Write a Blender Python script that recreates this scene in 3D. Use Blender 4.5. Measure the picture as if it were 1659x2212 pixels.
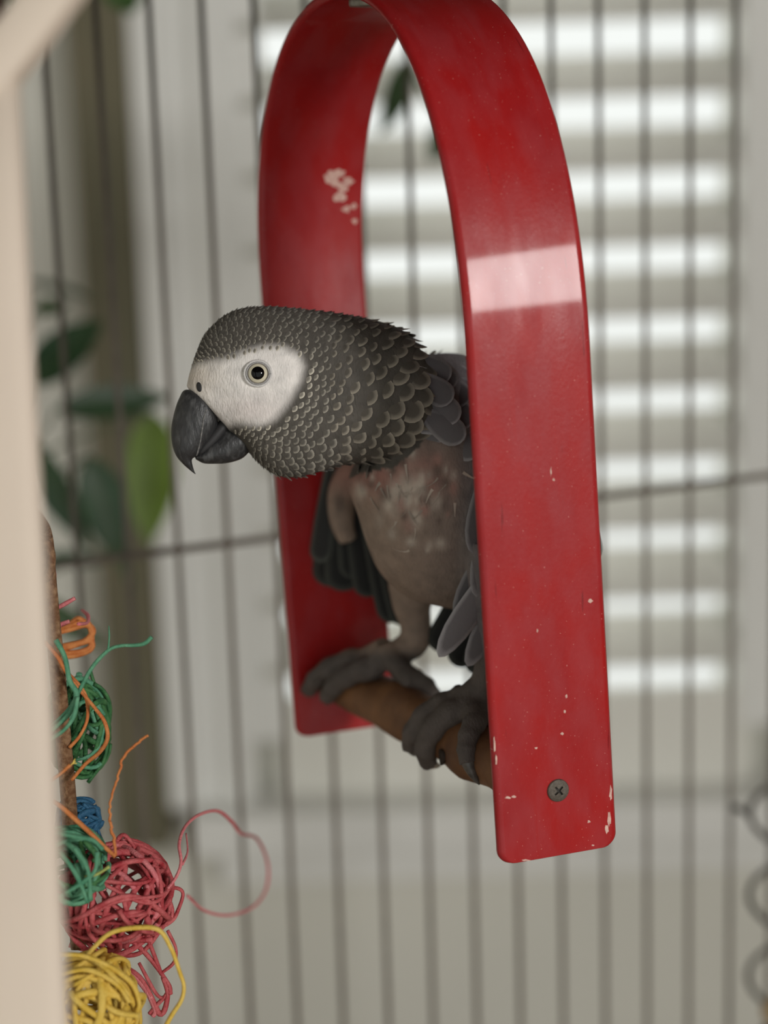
import bpy, bmesh, math, random
import numpy as np
from mathutils import Vector, Matrix
from mathutils.bvhtree import BVHTree

for o in list(bpy.data.objects):
    bpy.data.objects.remove(o)
scene = bpy.context.scene
COL = scene.collection
rng = np.random.default_rng(7)
random.seed(7)

# ------------------------------------------------------------------ camera
IW, IH, FPX = 1659.0, 2212.0, 3684.0
PITCH, ROLL = 0.18, 0.03
O = np.array([0.0, 0.0, 1.45])
FW = np.array([0, math.cos(PITCH), -math.sin(PITCH)])
_r0 = np.array([1.0, 0, 0]); _u0 = np.cross(_r0, FW)
RT = _r0 * math.cos(ROLL) - _u0 * math.sin(ROLL)
UP = _u0 * math.cos(ROLL) + _r0 * math.sin(ROLL)
cam = bpy.data.cameras.new('camera'); camo = bpy.data.objects.new('camera', cam)
COL.objects.link(camo); scene.camera = camo
M = Matrix.Identity(4)
for i in range(3):
    M[i][0] = RT[i]; M[i][1] = UP[i]; M[i][2] = -FW[i]; M[i][3] = O[i]
camo.matrix_world = M
cam.sensor_fit = 'VERTICAL'; cam.sensor_height = 24.0; cam.lens = FPX / IH * 24.0
cam.clip_start = 0.02; cam.clip_end = 60
cam.dof.use_dof = True; cam.dof.focus_distance = 0.703; cam.dof.aperture_fstop = 2.4

# ------------------------------------------------------------------ light
world = bpy.data.worlds.new('daylight'); scene.world = world; world.use_nodes = True
bg = world.node_tree.nodes['Background']
bg.inputs[0].default_value = (0.95, 0.985, 0.95, 1); bg.inputs[1].default_value = 0.92
def area(name, loc, aim, sx, sy, power, col):
    l = bpy.data.lights.new(name, 'AREA'); l.shape = 'RECTANGLE'; l.size = sx; l.size_y = sy
    l.energy = power; l.color = col
    o = bpy.data.objects.new(name, l); COL.objects.link(o); o.location = loc
    o.rotation_euler = (Vector(aim) - Vector(loc)).to_track_quat('-Z', 'Y').to_euler()
    return o
area('window_right_offscreen', (2.27, -2.0, 2.22), (1.27, -2.0, 2.22), 0.9, 0.62, 100, (1.0, 0.975, 0.95))
scene.view_settings.view_transform = 'Standard'; scene.view_settings.look = 'None'
scene.view_settings.gamma = 1.0; scene.view_settings.use_curve_mapping = False
scene.view_settings.exposure = 0.1

# ------------------------------------------------------------------ helpers
def P(px, py, Z):
    return O + RT * ((px - IW / 2) * Z / FPX) - UP * ((py - IH / 2) * Z / FPX) + FW * Z
def to_px(p):
    q = np.asarray(p, float) - O
    z = q @ FW
    return np.stack([IW / 2 + FPX * (q @ RT) / z, IH / 2 - FPX * (q @ UP) / z, z], -1)
def hitY(px, py, Y):
    d = P(px, py, 1.0) - O
    return O + d * (Y / d[1])
def tag(o, label=None, cat=None, group=None, kind=None):
    if label: o['label'] = label
    if cat: o['category'] = cat
    if group: o['group'] = group
    if kind: o['kind'] = kind
    return o
def empty(name, loc=(0, 0, 0), parent=None):
    o = bpy.data.objects.new(name, None); COL.objects.link(o); o.location = loc
    o.empty_display_size = 0.02
    if parent: o.parent = parent
    return o
def link(name, me, mat=None, parent=None):
    o = bpy.data.objects.new(name, me); COL.objects.link(o)
    if mat and len(me.materials) == 0: me.materials.append(mat)
    if parent is not None:
        o.parent = parent
        pl = parent.location
        if parent.parent is not None: pl = pl + parent.parent.location
        o.location = -pl
    return o
def mesh(name, V, F, smooth=True):
    me = bpy.data.meshes.new(name)
    me.from_pydata([tuple(map(float, v)) for v in V], [], [tuple(int(i) for i in f) for f in F]); me.update()
    if smooth: me.polygons.foreach_set('use_smooth', [True] * len(me.polygons))
    return me
def box_data(x0, x1, y0, y1, z0, z1, bev=0.0):
    bm = bmesh.new(); bmesh.ops.create_cube(bm, size=1)
    for v in bm.verts:
        v.co = ((x0 + x1) / 2 + v.co.x * (x1 - x0), (y0 + y1) / 2 + v.co.y * (y1 - y0), (z0 + z1) / 2 + v.co.z * (z1 - z0))
    if bev: bmesh.ops.bevel(bm, geom=bm.edges[:], offset=bev, segments=2, profile=0.6, affect='EDGES')
    return bm
def box(name, b, mat, parent=None, bev=0.0):
    bm = box_data(*b, bev); me = bpy.data.meshes.new(name); bm.to_mesh(me); bm.free()
    return link(name, me, mat, parent)
def frames(pts):
    pts = np.asarray(pts, float); T = np.gradient(pts, axis=0)
    T /= np.linalg.norm(T, axis=1)[:, None] + 1e-12
    n = np.cross(T[0], [0.3, 0.2, 1.0]); n /= np.linalg.norm(n)
    N = []
    for t in T:
        n = n - t * (n @ t); n /= np.linalg.norm(n) + 1e-12; N.append(n)
    N = np.array(N); return T, N, np.cross(T, N)
def smooth_path(pts, n=8):
    pts = np.asarray(pts, float)
    Q = np.vstack([2 * pts[0] - pts[1], pts, 2 * pts[-1] - pts[-2]]); out = []
    for i in range(1, len(Q) - 2):
        p0, p1, p2, p3 = Q[i - 1:i + 3]
        for t in np.linspace(0, 1, n, endpoint=False):
            out.append(0.5 * (2 * p1 + (p2 - p0) * t + (2 * p0 - 5 * p1 + 4 * p2 - p3) * t * t + (3 * p1 - p0 - 3 * p2 + p3) * t ** 3))
    out.append(Q[-2]); return np.array(out)
def tube_vf(pts, rad, ns=8, flat=1.0):
    pts = np.asarray(pts, float); T, N, B = frames(pts); k = len(pts)
    rad = np.broadcast_to(np.asarray(rad, float), (k,))
    a = np.linspace(0, 2 * math.pi, ns, endpoint=False)
    V = pts[:, None] + rad[:, None, None] * (np.cos(a)[None, :, None] * N[:, None] + flat * np.sin(a)[None, :, None] * B[:, None])
    V = V.reshape(-1, 3); F = []
    for i in range(k - 1):
        for j in range(ns):
            F.append((i * ns + j, i * ns + (j + 1) % ns, (i + 1) * ns + (j + 1) % ns, (i + 1) * ns + j))
    F.append(tuple(range(ns))[::-1]); F.append(tuple((k - 1) * ns + j for j in range(ns)))
    return V, F
def tube(name, pts, rad, mat, parent=None, ns=8, flat=1.0):
    V, F = tube_vf(pts, rad, ns, flat); return link(name, mesh(name, V, F), mat, parent)
def rings_vf(rings):
    ns = len(rings[0]); V = np.vstack(rings); F = []; k = len(rings)
    for i in range(k - 1):
        for j in range(ns):
            F.append((i * ns + j, i * ns + (j + 1) % ns, (i + 1) * ns + (j + 1) % ns, (i + 1) * ns + j))
    F.append(tuple(range(ns))[::-1]); F.append(tuple((k - 1) * ns + j for j in range(ns)))
    return V, F
def join_vf(parts):
    V = []; F = []; n = 0
    for v, f in parts:
        V.append(v); F += [tuple(i + n for i in q) for q in f]; n += len(v)
    return np.vstack(V), F

# ------------------------------------------------------------------ materials
def mat(name, col, rough=0.5, col2=None, nscale=30.0, contrast=(0.35, 0.65), bump=0.0, bscale=200.0, spec=0.5, metal=0.0, coat=0.0, detail=4, trans=0.0, stretch=None):
    m = bpy.data.materials.new(name); m.use_nodes = True; nt = m.node_tree; b = nt.nodes['Principled BSDF']
    b.inputs['Base Color'].default_value = (*col, 1); b.inputs['Roughness'].default_value = rough
    b.inputs['Specular IOR Level'].default_value = spec; b.inputs['Metallic'].default_value = metal
    b.inputs['Coat Weight'].default_value = coat
    tc = nt.nodes.new('ShaderNodeTexCoord'); src = tc.outputs['Object']
    if stretch:
        mp = nt.nodes.new('ShaderNodeMapping'); mp.inputs['Scale'].default_value = stretch
        nt.links.new(src, mp.inputs[0]); src = mp.outputs[0]
    if col2:
        n = nt.nodes.new('ShaderNodeTexNoise'); n.inputs['Scale'].default_value = nscale; n.inputs['Detail'].default_value = detail
        nt.links.new(src, n.inputs['Vector'])
        r = nt.nodes.new('ShaderNodeValToRGB'); r.color_ramp.elements[0].position = contrast[0]; r.color_ramp.elements[1].position = contrast[1]
        r.color_ramp.elements[0].color = (*col, 1); r.color_ramp.elements[1].color = (*col2, 1)
        nt.links.new(n.outputs[0], r.inputs[0]); nt.links.new(r.outputs[0], b.inputs['Base Color'])
    if bump:
        n2 = nt.nodes.new('ShaderNodeTexNoise'); n2.inputs['Scale'].default_value = bscale; n2.inputs['Detail'].default_value = 4
        nt.links.new(src, n2.inputs['Vector'])
        bp = nt.nodes.new('ShaderNodeBump'); bp.inputs['Strength'].default_value = bump; bp.inputs['Distance'].default_value = 0.001
        nt.links.new(n2.outputs[0], bp.inputs['Height']); nt.links.new(bp.outputs[0], b.inputs['Normal'])
    if trans:
        t = nt.nodes.new('ShaderNodeBsdfTranslucent'); t.inputs[0].default_value = (*col, 1)
        mx = nt.nodes.new('ShaderNodeMixShader'); mx.inputs[0].default_value = trans
        out = nt.nodes['Material Output']
        nt.links.new(b.outputs[0], mx.inputs[1]); nt.links.new(t.outputs[0], mx.inputs[2]); nt.links.new(mx.outputs[0], out.inputs[0])
    return m
M_wall = mat('wall_paint', (0.74, 0.73, 0.66), 0.8, (0.71, 0.70, 0.635), 3)
M_white = mat('white_trim', (0.84, 0.84, 0.81), 0.55, (0.81, 0.81, 0.78), 5)
M_louver = mat('louver_white', (0.82, 0.81, 0.75), 0.5, (0.79, 0.78, 0.72), 5)
M_tan = mat('tan_wood', (0.16, 0.14, 0.085), 0.7, (0.12, 0.115, 0.07), 12, stretch=(6, 6, 0.4))
M_floor = mat('floor_wood', (0.30, 0.24, 0.18), 0.5, (0.24, 0.18, 0.13), 6, stretch=(8, 1, 1))
M_ceil = mat('ceiling_wood', (0.16, 0.13, 0.11), 0.9, (0.12, 0.10, 0.085), 4)
M_bar = mat('cage_bar_metal', (0.11, 0.09, 0.074), 0.55, (0.15, 0.125, 0.10), 60, bump=0.3, bscale=300)
M_post = mat('beige_post_paint', (0.68, 0.58, 0.48), 0.7, (0.64, 0.54, 0.45), 9)
M_dark = mat('black_iron', (0.05, 0.045, 0.035), 0.5, (0.07, 0.06, 0.05), 50)
M_screw = mat('dark_screw_steel', (0.075, 0.06, 0.045), 0.5, (0.12, 0.10, 0.08), 900, metal=0.35, bump=0.3, bscale=2500)
M_recess = mat('recess_shade', (0.035, 0.030, 0.025), 0.8)  # dark tone painting the shade at the bottom of the screw recess
M_steel = mat('dull_steel', (0.35, 0.33, 0.29), 0.4, (0.2, 0.19, 0.16), 200, metal=0.7)
M_perch = mat('perch_wood', (0.22, 0.10, 0.038), 0.65, (0.085, 0.034, 0.014), 45, contrast=(0.35, 0.7), bump=0.6, bscale=160, detail=6)
M_knot = mat('perch_knot', (0.018, 0.010, 0.006), 0.8, (0.03, 0.018, 0.01), 300)
M_chip = mat('bare_chip', (0.72, 0.50, 0.42), 0.8, (0.55, 0.30, 0.26), 600)
M_beak = mat('beak_horn', (0.024, 0.024, 0.025), 0.42, (0.085, 0.085, 0.085), 420, contrast=(0.5, 0.78), bump=0.5, bscale=700, detail=8, stretch=(1, 1, 0.35))
M_beakline = mat('beak_worn_edge', (0.22, 0.21, 0.20), 0.7, (0.09, 0.09, 0.09), 900)
M_mouth = mat('mouth_skin_nostril_shade', (0.020, 0.019, 0.020), 0.6)
M_pupil = mat('pupil_black', (0.002, 0.002, 0.002), 0.06, spec=0.25)
M_lid = mat('eyelid_skin', (0.26, 0.25, 0.25), 0.6, (0.40, 0.39, 0.38), 1500, bump=0.5, bscale=2500)
M_lid2 = mat('eyelid_pale_skin', (0.68, 0.66, 0.64), 0.7, (0.58, 0.56, 0.54), 1500, bump=0.5, bscale=2500)
M_claw = mat('claw_horn', (0.05, 0.045, 0.04), 0.4, (0.12, 0.11, 0.10), 500)
M_clawp = mat('claw_pale', (0.40, 0.33, 0.24), 0.4, (0.2, 0.16, 0.12), 500)
M_leafd = mat('leaf_dark', (0.018, 0.055, 0.02), 0.45, (0.035, 0.085, 0.035), 25, trans=0.18)
M_leafl = mat('leaf_light', (0.26, 0.38, 0.07), 0.5, (0.20, 0.29, 0.05), 20, trans=0.45)
M_leafm = mat('leaf_mid', (0.05, 0.12, 0.025), 0.5, (0.03, 0.08, 0.02), 20, trans=0.25)
M_stem = mat('stem_green', (0.10, 0.13, 0.06), 0.6, (0.07, 0.09, 0.04), 40)
M_pot = mat('pot_clay', (0.35, 0.16, 0.09), 0.8, (0.28, 0.13, 0.08), 20)
M_soil = mat('pot_soil', (0.04, 0.03, 0.02), 0.95, (0.07, 0.05, 0.035), 80, bump=1.0, bscale=120)
def vine(name, a, b):
    return mat(name, a, 0.65, b, 220, contrast=(0.3, 0.75), bump=0.6, bscale=1200)
M_vred = vine('vine_red', (0.36, 0.025, 0.035), (0.60, 0.15, 0.15))
M_vpink = vine('vine_pink', (0.60, 0.13, 0.15), (0.68, 0.24, 0.24))
M_vgreen = vine('vine_green', (0.05, 0.22, 0.12), (0.14, 0.36, 0.21))
M_vgreen2 = vine('vine_deep_green', (0.015, 0.10, 0.03), (0.07, 0.22, 0.07))
M_vyel = vine('vine_yellow', (0.66, 0.42, 0.04), (0.80, 0.58, 0.14))
M_vora = vine('vine_orange', (0.50, 0.13, 0.025), (0.68, 0.27, 0.08))
M_vblue = vine('vine_blue', (0.01, 0.075, 0.16), (0.03, 0.14, 0.25))
M_vlime = vine('vine_lime', (0.35, 0.42, 0.10), (0.6, 0.6, 0.2))
M_strap = mat('suede_strap', (0.14, 0.062, 0.025), 0.95, (0.32, 0.19, 0.10), 420, contrast=(0.4, 0.75), bump=1.0, bscale=900)
M_bead = mat('bead_wood', (0.50, 0.36, 0.20), 0.5, (0.40, 0.27, 0.14), 60)

def red_paint():
    m = bpy.data.materials.new('red_paint'); m.use_nodes = True; nt = m.node_tree; b = nt.nodes['Principled BSDF']
    L = nt.links.new
    uv = nt.nodes.new('ShaderNodeUVMap'); uv.uv_map = 'board'
    def noise(scale, st, det=4, rough=0.5):
        mp = nt.nodes.new('ShaderNodeMapping'); mp.inputs['Scale'].default_value = (*st, 1); L(uv.outputs[0], mp.inputs[0])
        n = nt.nodes.new('ShaderNodeTexNoise'); n.inputs['Scale'].default_value = scale; n.inputs['Detail'].default_value = det; n.inputs['Roughness'].default_value = rough
        L(mp.outputs[0], n.inputs['Vector']); return n.outputs[0]
    def ramp(src, p0, p1, c0=(0, 0, 0, 1), c1=(1, 1, 1, 1)):
        r = nt.nodes.new('ShaderNodeValToRGB'); e = r.color_ramp.elements
        e[0].position = p0; e[1].position = p1; e[0].color = c0; e[1].color = c1; L(src, r.inputs[0]); return r.outputs[0]
    def mixc(fac, a, c):
        x = nt.nodes.new('ShaderNodeMix'); x.data_type = 'RGBA'
        if isinstance(fac, float): x.inputs[0].default_value = fac
        else: L(fac, x.inputs[0])
        for s, i in ((a, 6), (c, 7)):
            if isinstance(s, tuple): x.inputs[i].default_value = s
            else: L(s, x.inputs[i])
        return x.outputs[2]
    def mul(a, k):
        x = nt.nodes.new('ShaderNodeMath'); x.operation = 'MULTIPLY'; L(a, x.inputs[0])
        if isinstance(k, float): x.inputs[1].default_value = k
        else: L(k, x.inputs[1])
        return x.outputs[0]
    base = ramp(noise(40, (1, 0.5)), 0.35, 0.7, (0.37, 0.009, 0.009, 1), (0.30, 0.014, 0.017, 1))
    haze = mul(ramp(noise(90, (1, 0.45), 8), 0.42, 0.62), 0.40)      # rubbed, chalky patches
    c = mixc(haze, base, (0.36, 0.040, 0.046, 1))
    streak = mul(ramp(noise(260, (1, 0.035), 3), 0.60, 0.72), 0.55)
    c = mixc(streak, c, (0.36, 0.008, 0.008, 1))
    crk = mul(ramp(noise(520, (1, 0.06), 2), 0.71, 0.74), 0.6)
    c = mixc(crk, c, (0.16, 0.006, 0.008, 1))
    sp = mul(ramp(noise(1100, (1, 1), 1), 0.725, 0.775), 0.6)
    c = mixc(sp, c, (0.68, 0.30, 0.26, 1))
    L(c, b.inputs['Base Color'])
    rr = ramp(noise(120, (1, 0.3), 6), 0.3, 0.7, (0.30, 0.30, 0.30, 1), (0.46, 0.46, 0.46, 1)); L(rr, b.inputs['Roughness'])
    b.inputs['Specular IOR Level'].default_value = 0.2
    b.inputs['Coat Weight'].default_value = 0.16; b.inputs['Coat Roughness'].default_value = 0.06
    bp = nt.nodes.new('ShaderNodeBump'); bp.inputs['Strength'].default_value = 0.12; bp.inputs['Distance'].default_value = 0.0006
    L(noise(700, (1, 0.6), 5), bp.inputs['Height']); L(bp.outputs[0], b.inputs['Normal'])
    return m
M_red = red_paint()

def feather_mat(name, center, rim, rimw=(0.62, 0.92), rough=0.75, shaft=0.0):
    m = bpy.data.materials.new(name); m.use_nodes = True; nt = m.node_tree; b = nt.nodes['Principled BSDF']; L = nt.links.new
    uv = nt.nodes.new('ShaderNodeUVMap'); uv.uv_map = 'UVMap'
    s = nt.nodes.new('ShaderNodeSeparateXYZ'); L(uv.outputs[0], s.inputs[0])
    def mth(op, a, bb=None):
        x = nt.nodes.new('ShaderNodeMath'); x.operation = op
        for i, v in enumerate((a, bb)):
            if v is None: continue
            if isinstance(v, (int, float)): x.inputs[i].default_value = v
            else: L(v, x.inputs[i])
        return x.outputs[0]
    e = mth('SUBTRACT', 1.0, s.outputs[0])
    r = nt.nodes.new('ShaderNodeValToRGB'); el = r.color_ramp.elements
    el[0].position = rimw[0]; el[1].position = rimw[1]; el[0].color = (*center, 1); el[1].color = (*rim, 1)
    # fine barbs
    w = nt.nodes.new('ShaderNodeTexNoise'); w.inputs['Scale'].default_value = 1.0; w.inputs['Detail'].default_value = 2
    mp = nt.nodes.new('ShaderNodeMapping'); mp.inputs['Scale'].default_value = (14, 40, 1); L(uv.outputs[0], mp.inputs[0]); L(mp.outputs[0], w.inputs['Vector'])
    e2 = mth('ADD', e, mth('MULTIPLY', mth('SUBTRACT', w.outputs[0], 0.5), 0.10))
    L(e2, r.inputs[0])
    at = nt.nodes.new('ShaderNodeAttribute'); at.attribute_name = 'tint'
    oi = nt.nodes.new('ShaderNodeObjectInfo')
    def mulc(a, c):
        x = nt.nodes.new('ShaderNodeMix'); x.data_type = 'RGBA'; x.blend_type = 'MULTIPLY'; x.inputs[0].default_value = 1.0
        L(a, x.inputs[6]); L(c, x.inputs[7]); return x.outputs[2]
    c = mulc(mulc(r.outputs[0], at.outputs['Color']), oi.outputs['Color'])
    L(c, b.inputs['Base Color']); b.inputs['Roughness'].default_value = rough; b.inputs['Specular IOR Level'].default_value = 0.25
    b.inputs['Sheen Weight'].default_value = 0.1
    bp = nt.nodes.new('ShaderNodeBump'); bp.inputs['Strength'].default_value = 0.35; bp.inputs['Distance'].default_value = 0.0004
    L(w.outputs[0], bp.inputs['Height']); L(bp.outputs[0], b.inputs['Normal'])
    return m
M_fh = feather_mat('head_feather', (0.082, 0.075, 0.065), (0.27, 0.25, 0.215), (0.52, 0.95))
M_fw = feather_mat('wing_feather', (0.125, 0.118, 0.125), (0.32, 0.31, 0.325), (0.72, 0.97))
M_fd = feather_mat('flight_feather', (0.012, 0.012, 0.012), (0.045, 0.048, 0.042), (0.55, 0.98))
M_ft = feather_mat('tail_feather', (0.16, 0.010, 0.012), (0.10, 0.008, 0.01))

def body_mat():
    m = bpy.data.materials.new('parrot_skin'); m.use_nodes = True; nt = m.node_tree; b = nt.nodes['Principled BSDF']; L = nt.links.new
    at = nt.nodes.new('ShaderNodeAttribute'); at.attribute_name = 'Col'
    tc = nt.nodes.new('ShaderNodeTexCoord')
    n = nt.nodes.new('ShaderNodeTexNoise'); n.inputs['Scale'].default_value = 160; n.inputs['Detail'].default_value = 6; L(tc.outputs['Object'], n.inputs['Vector'])
    r = nt.nodes.new('ShaderNodeValToRGB'); r.color_ramp.elements[0].position = 0.3; r.color_ramp.elements[1].position = 0.7
    r.color_ramp.elements[0].color = (0.80, 0.79, 0.78, 1); r.color_ramp.elements[1].color = (1.12, 1.1, 1.08, 1); L(n.outputs[0], r.inputs[0])
    x = nt.nodes.new('ShaderNodeMix'); x.data_type = 'RGBA'; x.blend_type = 'MULTIPLY'; x.inputs[0].default_value = 1
    L(at.outputs['Color'], x.inputs[6]); L(r.outputs[0], x.inputs[7]); L(x.outputs[2], b.inputs['Base Color'])
    b.inputs['Roughness'].default_value = 0.7; b.inputs['Specular IOR Level'].default_value = 0.25
    # fine wrinkled rows of tiny plumes
    mp = nt.nodes.new('ShaderNodeMapping'); mp.inputs['Rotation'].default_value = (0, math.radians(-28), 0); mp.inputs['Scale'].default_value = (1.0, 0.6, 0.42); L(tc.outputs['Object'], mp.inputs[0])
    n2 = nt.nodes.new('ShaderNodeTexNoise'); n2.inputs['Scale'].default_value = 1100; n2.inputs['Detail'].default_value = 3; n2.inputs['Distortion'].default_value = 0.4; L(mp.outputs[0], n2.inputs['Vector'])
    bp = nt.nodes.new('ShaderNodeBump'); bp.inputs['Strength'].default_value = 0.6; bp.inputs['Distance'].default_value = 0.0009
    L(n2.outputs[0], bp.inputs['Height']); L(bp.outputs[0], b.inputs['Normal'])
    return m
M_body = body_mat()

def iris_mat():
    m = bpy.data.materials.new('iris'); m.use_nodes = True; nt = m.node_tree; b = nt.nodes['Principled BSDF']; L = nt.links.new
    uv = nt.nodes.new('ShaderNodeUVMap'); uv.uv_map = 'UVMap'
    s = nt.nodes.new('ShaderNodeSeparateXYZ'); L(uv.outputs[0], s.inputs[0])
    r = nt.nodes.new('ShaderNodeValToRGB'); e = r.color_ramp.elements
    e[0].position = 0.50; e[0].color = (0.42, 0.37, 0.24, 1); e[1].position = 1.0; e[1].color = (0.03, 0.026, 0.022, 1)
    for p, c in ((0.66, (0.62, 0.57, 0.42, 1)), (0.86, (0.66, 0.62, 0.49, 1)), (0.93, (0.28, 0.24, 0.18, 1))):
        q = e.new(p); q.color = c
    L(s.outputs[0], r.inputs[0]); L(r.outputs[0], b.inputs['Base Color'])
    b.inputs['Roughness'].default_value = 0.15; b.inputs['Coat Weight'].default_value = 0.3; b.inputs['Coat Roughness'].default_value = 0.05
    return m
M_iris = iris_mat()

# ------------------------------------------------------------------ the room
WY = 2.10
def struct(o): o['kind'] = 'structure'; return o
struct(box('floor', (-2.2, 2.4, -2.6, 2.6, -0.1, 0.0), M_floor))
struct(box('ceiling', (-2.2, 2.4, -2.6, 2.6, 2.80, 2.90), M_ceil))
struct(box('wall_left', (-2.2, -2.1, -2.6, 2.6, 0, 2.80), M_wall))
struct(box('wall_right', (2.3, 2.4, -2.6, 2.6, 0, 2.80), M_wall))
WX0, WX1 = -0.165, 0.452            # shutter opening
ZB, ZT = 1.45 - 0.665, 2.20
bm = bmesh.new()
def add_box(bm, x0, x1, y0, y1, z0, z1):
    r = bmesh.ops.create_cube(bm, size=1)
    for v in r['verts']:
        v.co = ((x0 + x1) / 2 + v.co.x * (x1 - x0), (y0 + y1) / 2 + v.co.y * (y1 - y0), (z0 + z1) / 2 + v.co.z * (z1 - z0))
add_box(bm, -2.1, WX0, WY + 0.02, WY + 0.16, 0, 2.80)
add_box(bm, WX1, 2.3, WY + 0.02, WY + 0.16, 0, 2.80)
add_box(bm, WX0, WX1, WY + 0.02, WY + 0.16, 0, ZB)
add_box(bm, WX0, WX1, WY + 0.02, WY + 0.16, ZT, 2.80)
me = bpy.data.meshes.new('wall_back'); bm.to_mesh(me); bm.free()
struct(link('wall_back', me, M_wall))
# shuttered window
win = struct(empty('window_1', (0, WY, ZB)))
box('shutter_stile', (WX0 - 0.012, WX0 + 0.035, WY - 0.02, WY + 0.02, ZB - 0.005, ZT), M_white, win, 0.004)
box('shutter_stile', (WX1 - 0.010, WX1 + 0.05, WY - 0.02, WY + 0.02, ZB - 0.005, ZT), M_white, win, 0.004)
box('shutter_rail', (WX0 + 0.02, WX1, WY - 0.016, WY + 0.02, ZB - 0.08, ZB + 0.045), M_louver, win, 0.004)
SP = 0.0872; Z1 = 1.45 - 0.600 + 0.5 * SP
prof = []
for a in np.linspace(0, 2 * math.pi, 14, endpoint=False): prof.append((0.0445 * math.cos(a), 0.0055 * math.sin(a)))
tl = math.radians(-38)
lv = []; 
for x in (0.0, WX1 - WX0 - 0.02):
    for (c, s) in prof: lv.append((x, c * math.cos(tl) - s * math.sin(tl), -(c * math.sin(tl) + s * math.cos(tl))))
n = len(prof); lf = [(j, (j + 1) % n, n + (j + 1) % n, n + j) for j in range(n)] + [tuple(range(n))[::-1], tuple(range(n, 2 * n))]
lme = mesh('louver', lv, lf); lme.materials.append(M_louver)
k = 0
while Z1 + k * SP < ZT - 0.02:
    o = link('louver', lme, None, win); o.location = Vector((WX0 + 0.01, WY + 0.005, Z1 + k * SP)) - Vector(win.location); k += 1
box('window_sill', (WX0 - 0.09, WX1 + 0.11, WY - 0.085, WY + 0.03, ZB - 0.135, ZB - 0.08), M_white, win, 0.006)
box('sill_apron', (WX0 - 0.06, WX1 + 0.08, WY - 0.012, WY + 0.03, ZB - 0.20, ZB - 0.135), M_white, win, 0.003)
box('window_casing', (WX0 - 0.115, WX0 - 0.010, WY - 0.03, WY + 0.03, ZB - 0.085, ZT + 0.08), M_white, win, 0.006)
box('casing_bead', (WX0 - 0.118, WX0 - 0.085, WY - 0.048, WY - 0.02, ZB - 0.085, ZT + 0.08), M_white, win, 0.008)
box('casing_bead', (WX0 - 0.045, WX0 - 0.018, WY - 0.042, WY - 0.02, ZB - 0.085, ZT + 0.08), M_white, win, 0.008)
box('window_casing', (WX1 + 0.045, WX1 + 0.15, WY - 0.03, WY + 0.03, ZB - 0.085, ZT + 0.08), M_white, win, 0.006)
tr = struct(box('trim_1', (-0.352, WX0 - 0.118, WY - 0.05, WY + 0.03, 1.45 - 0.80, 2.80), M_tan, None, 0.008))

# ------------------------------------------------------------------ cage
cb = O + np.array([0.0222, 1.0715, 0.0]); PSI = 0.2377
ce = np.array([math.cos(PSI), math.sin(PSI), 0.05]); cup = np.array([-0.0015, -0.0044, 1.0]); CD = 0.031
CTOP, CBOT = 0.175, -0.80
cage = empty('bird_cage', cb + cup * (-1.449))
tag(cage, 'brown wire bird cage with thin upright bars behind the parrot', 'cage')
pv, pf = tube_vf([(0, 0, CBOT), (0, 0, CTOP)], 0.0019, 8); barme = mesh('bar', pv, pf); barme.materials.append(M_bar)
rotm = Vector(cup).to_track_quat('Z', 'Y')
for i in range(-12, 14):
    o = link('bar', barme, None, cage)
    o.rotation_mode = 'QUATERNION'; o.rotation_quaternion = rotm
    o.location = Vector(cb + ce * CD * i) - cage.location
for h in (-0.1999, CTOP - 0.005, CBOT + 0.005):
    a = cb + cup * h - np.array([0, 0.004, 0])
    tube('crossbar', [a - ce * 0.40, a + ce * 0.43], 0.0024, M_bar, cage)
for i in (-12.6, 13.6):
    b_ = cb + ce * CD * i
    tube('corner_post', [b_ + cup * CTOP, np.array([b_[0], b_[1], 0.0])], 0.009, M_bar, cage)
# unseen roof pan, added over the cage to shade the arch crown
rp_ = cb + cup * CTOP
bm = bmesh.new(); add_box(bm, -0.40, 0.43, -0.78, 0.01, 0.0, 0.012); bmesh.ops.bevel(bm, geom=bm.edges[:], offset=0.003, segments=1, affect='EDGES')
me = bpy.data.meshes.new('shade_roof_pan'); bm.to_mesh(me); bm.free()
o = link('shade_roof_pan', me, M_bar, cage); o.location = Vector(rp_) - cage.location; o.rotation_euler = (0, -math.atan(0.05), PSI)
# roof bar that carries the swing
# ------------------------------------------------------------------ swing
q = [0.01477, 0.83457, -0.04338, 0.49404, 0.104, 0.1404, 0.31117, 0.05774, 0.22512, 0.24609, -0.03878, 0.04945, 0.91213, 0.02437, 0.00843, 0.00162]
K = 0.9
cx, cy, cz, phi, aa, bb, th, wd, leg1, leg2, t1, t2, ee, dn, tw, sh = q
nn = np.array([math.sin(phi), -math.cos(phi), 0]); uu = np.array([math.cos(th), math.sin(th), 0])
upv = np.array([t1, t2, 1.0]); upv /= np.linalg.norm(upv); Cc = np.array([cx, cy, cz])
t = np.linspace(0, math.pi, 70); c_ = np.cos(t); s_ = np.abs(np.sin(t))
arc = Cc + np.outer(np.sign(c_) * np.abs(c_) ** ee * aa, nn) + np.outer(np.where(c_ > 0, s_ ** ee * (bb + dn) - dn, s_ ** ee * bb), upv) + np.outer(sh * s_ ** 2, uu)
near = Cc - dn * upv + aa * nn - np.outer(np.linspace(leg1, 0, 40)[:-1], upv)
far = Cc - aa * nn - np.outer(np.linspace(0, leg2, 40)[1:], upv)
mid = O + K * np.concatenate([near, arc, far]); HW = K * wd / 2; TH = 0.0044
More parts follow.
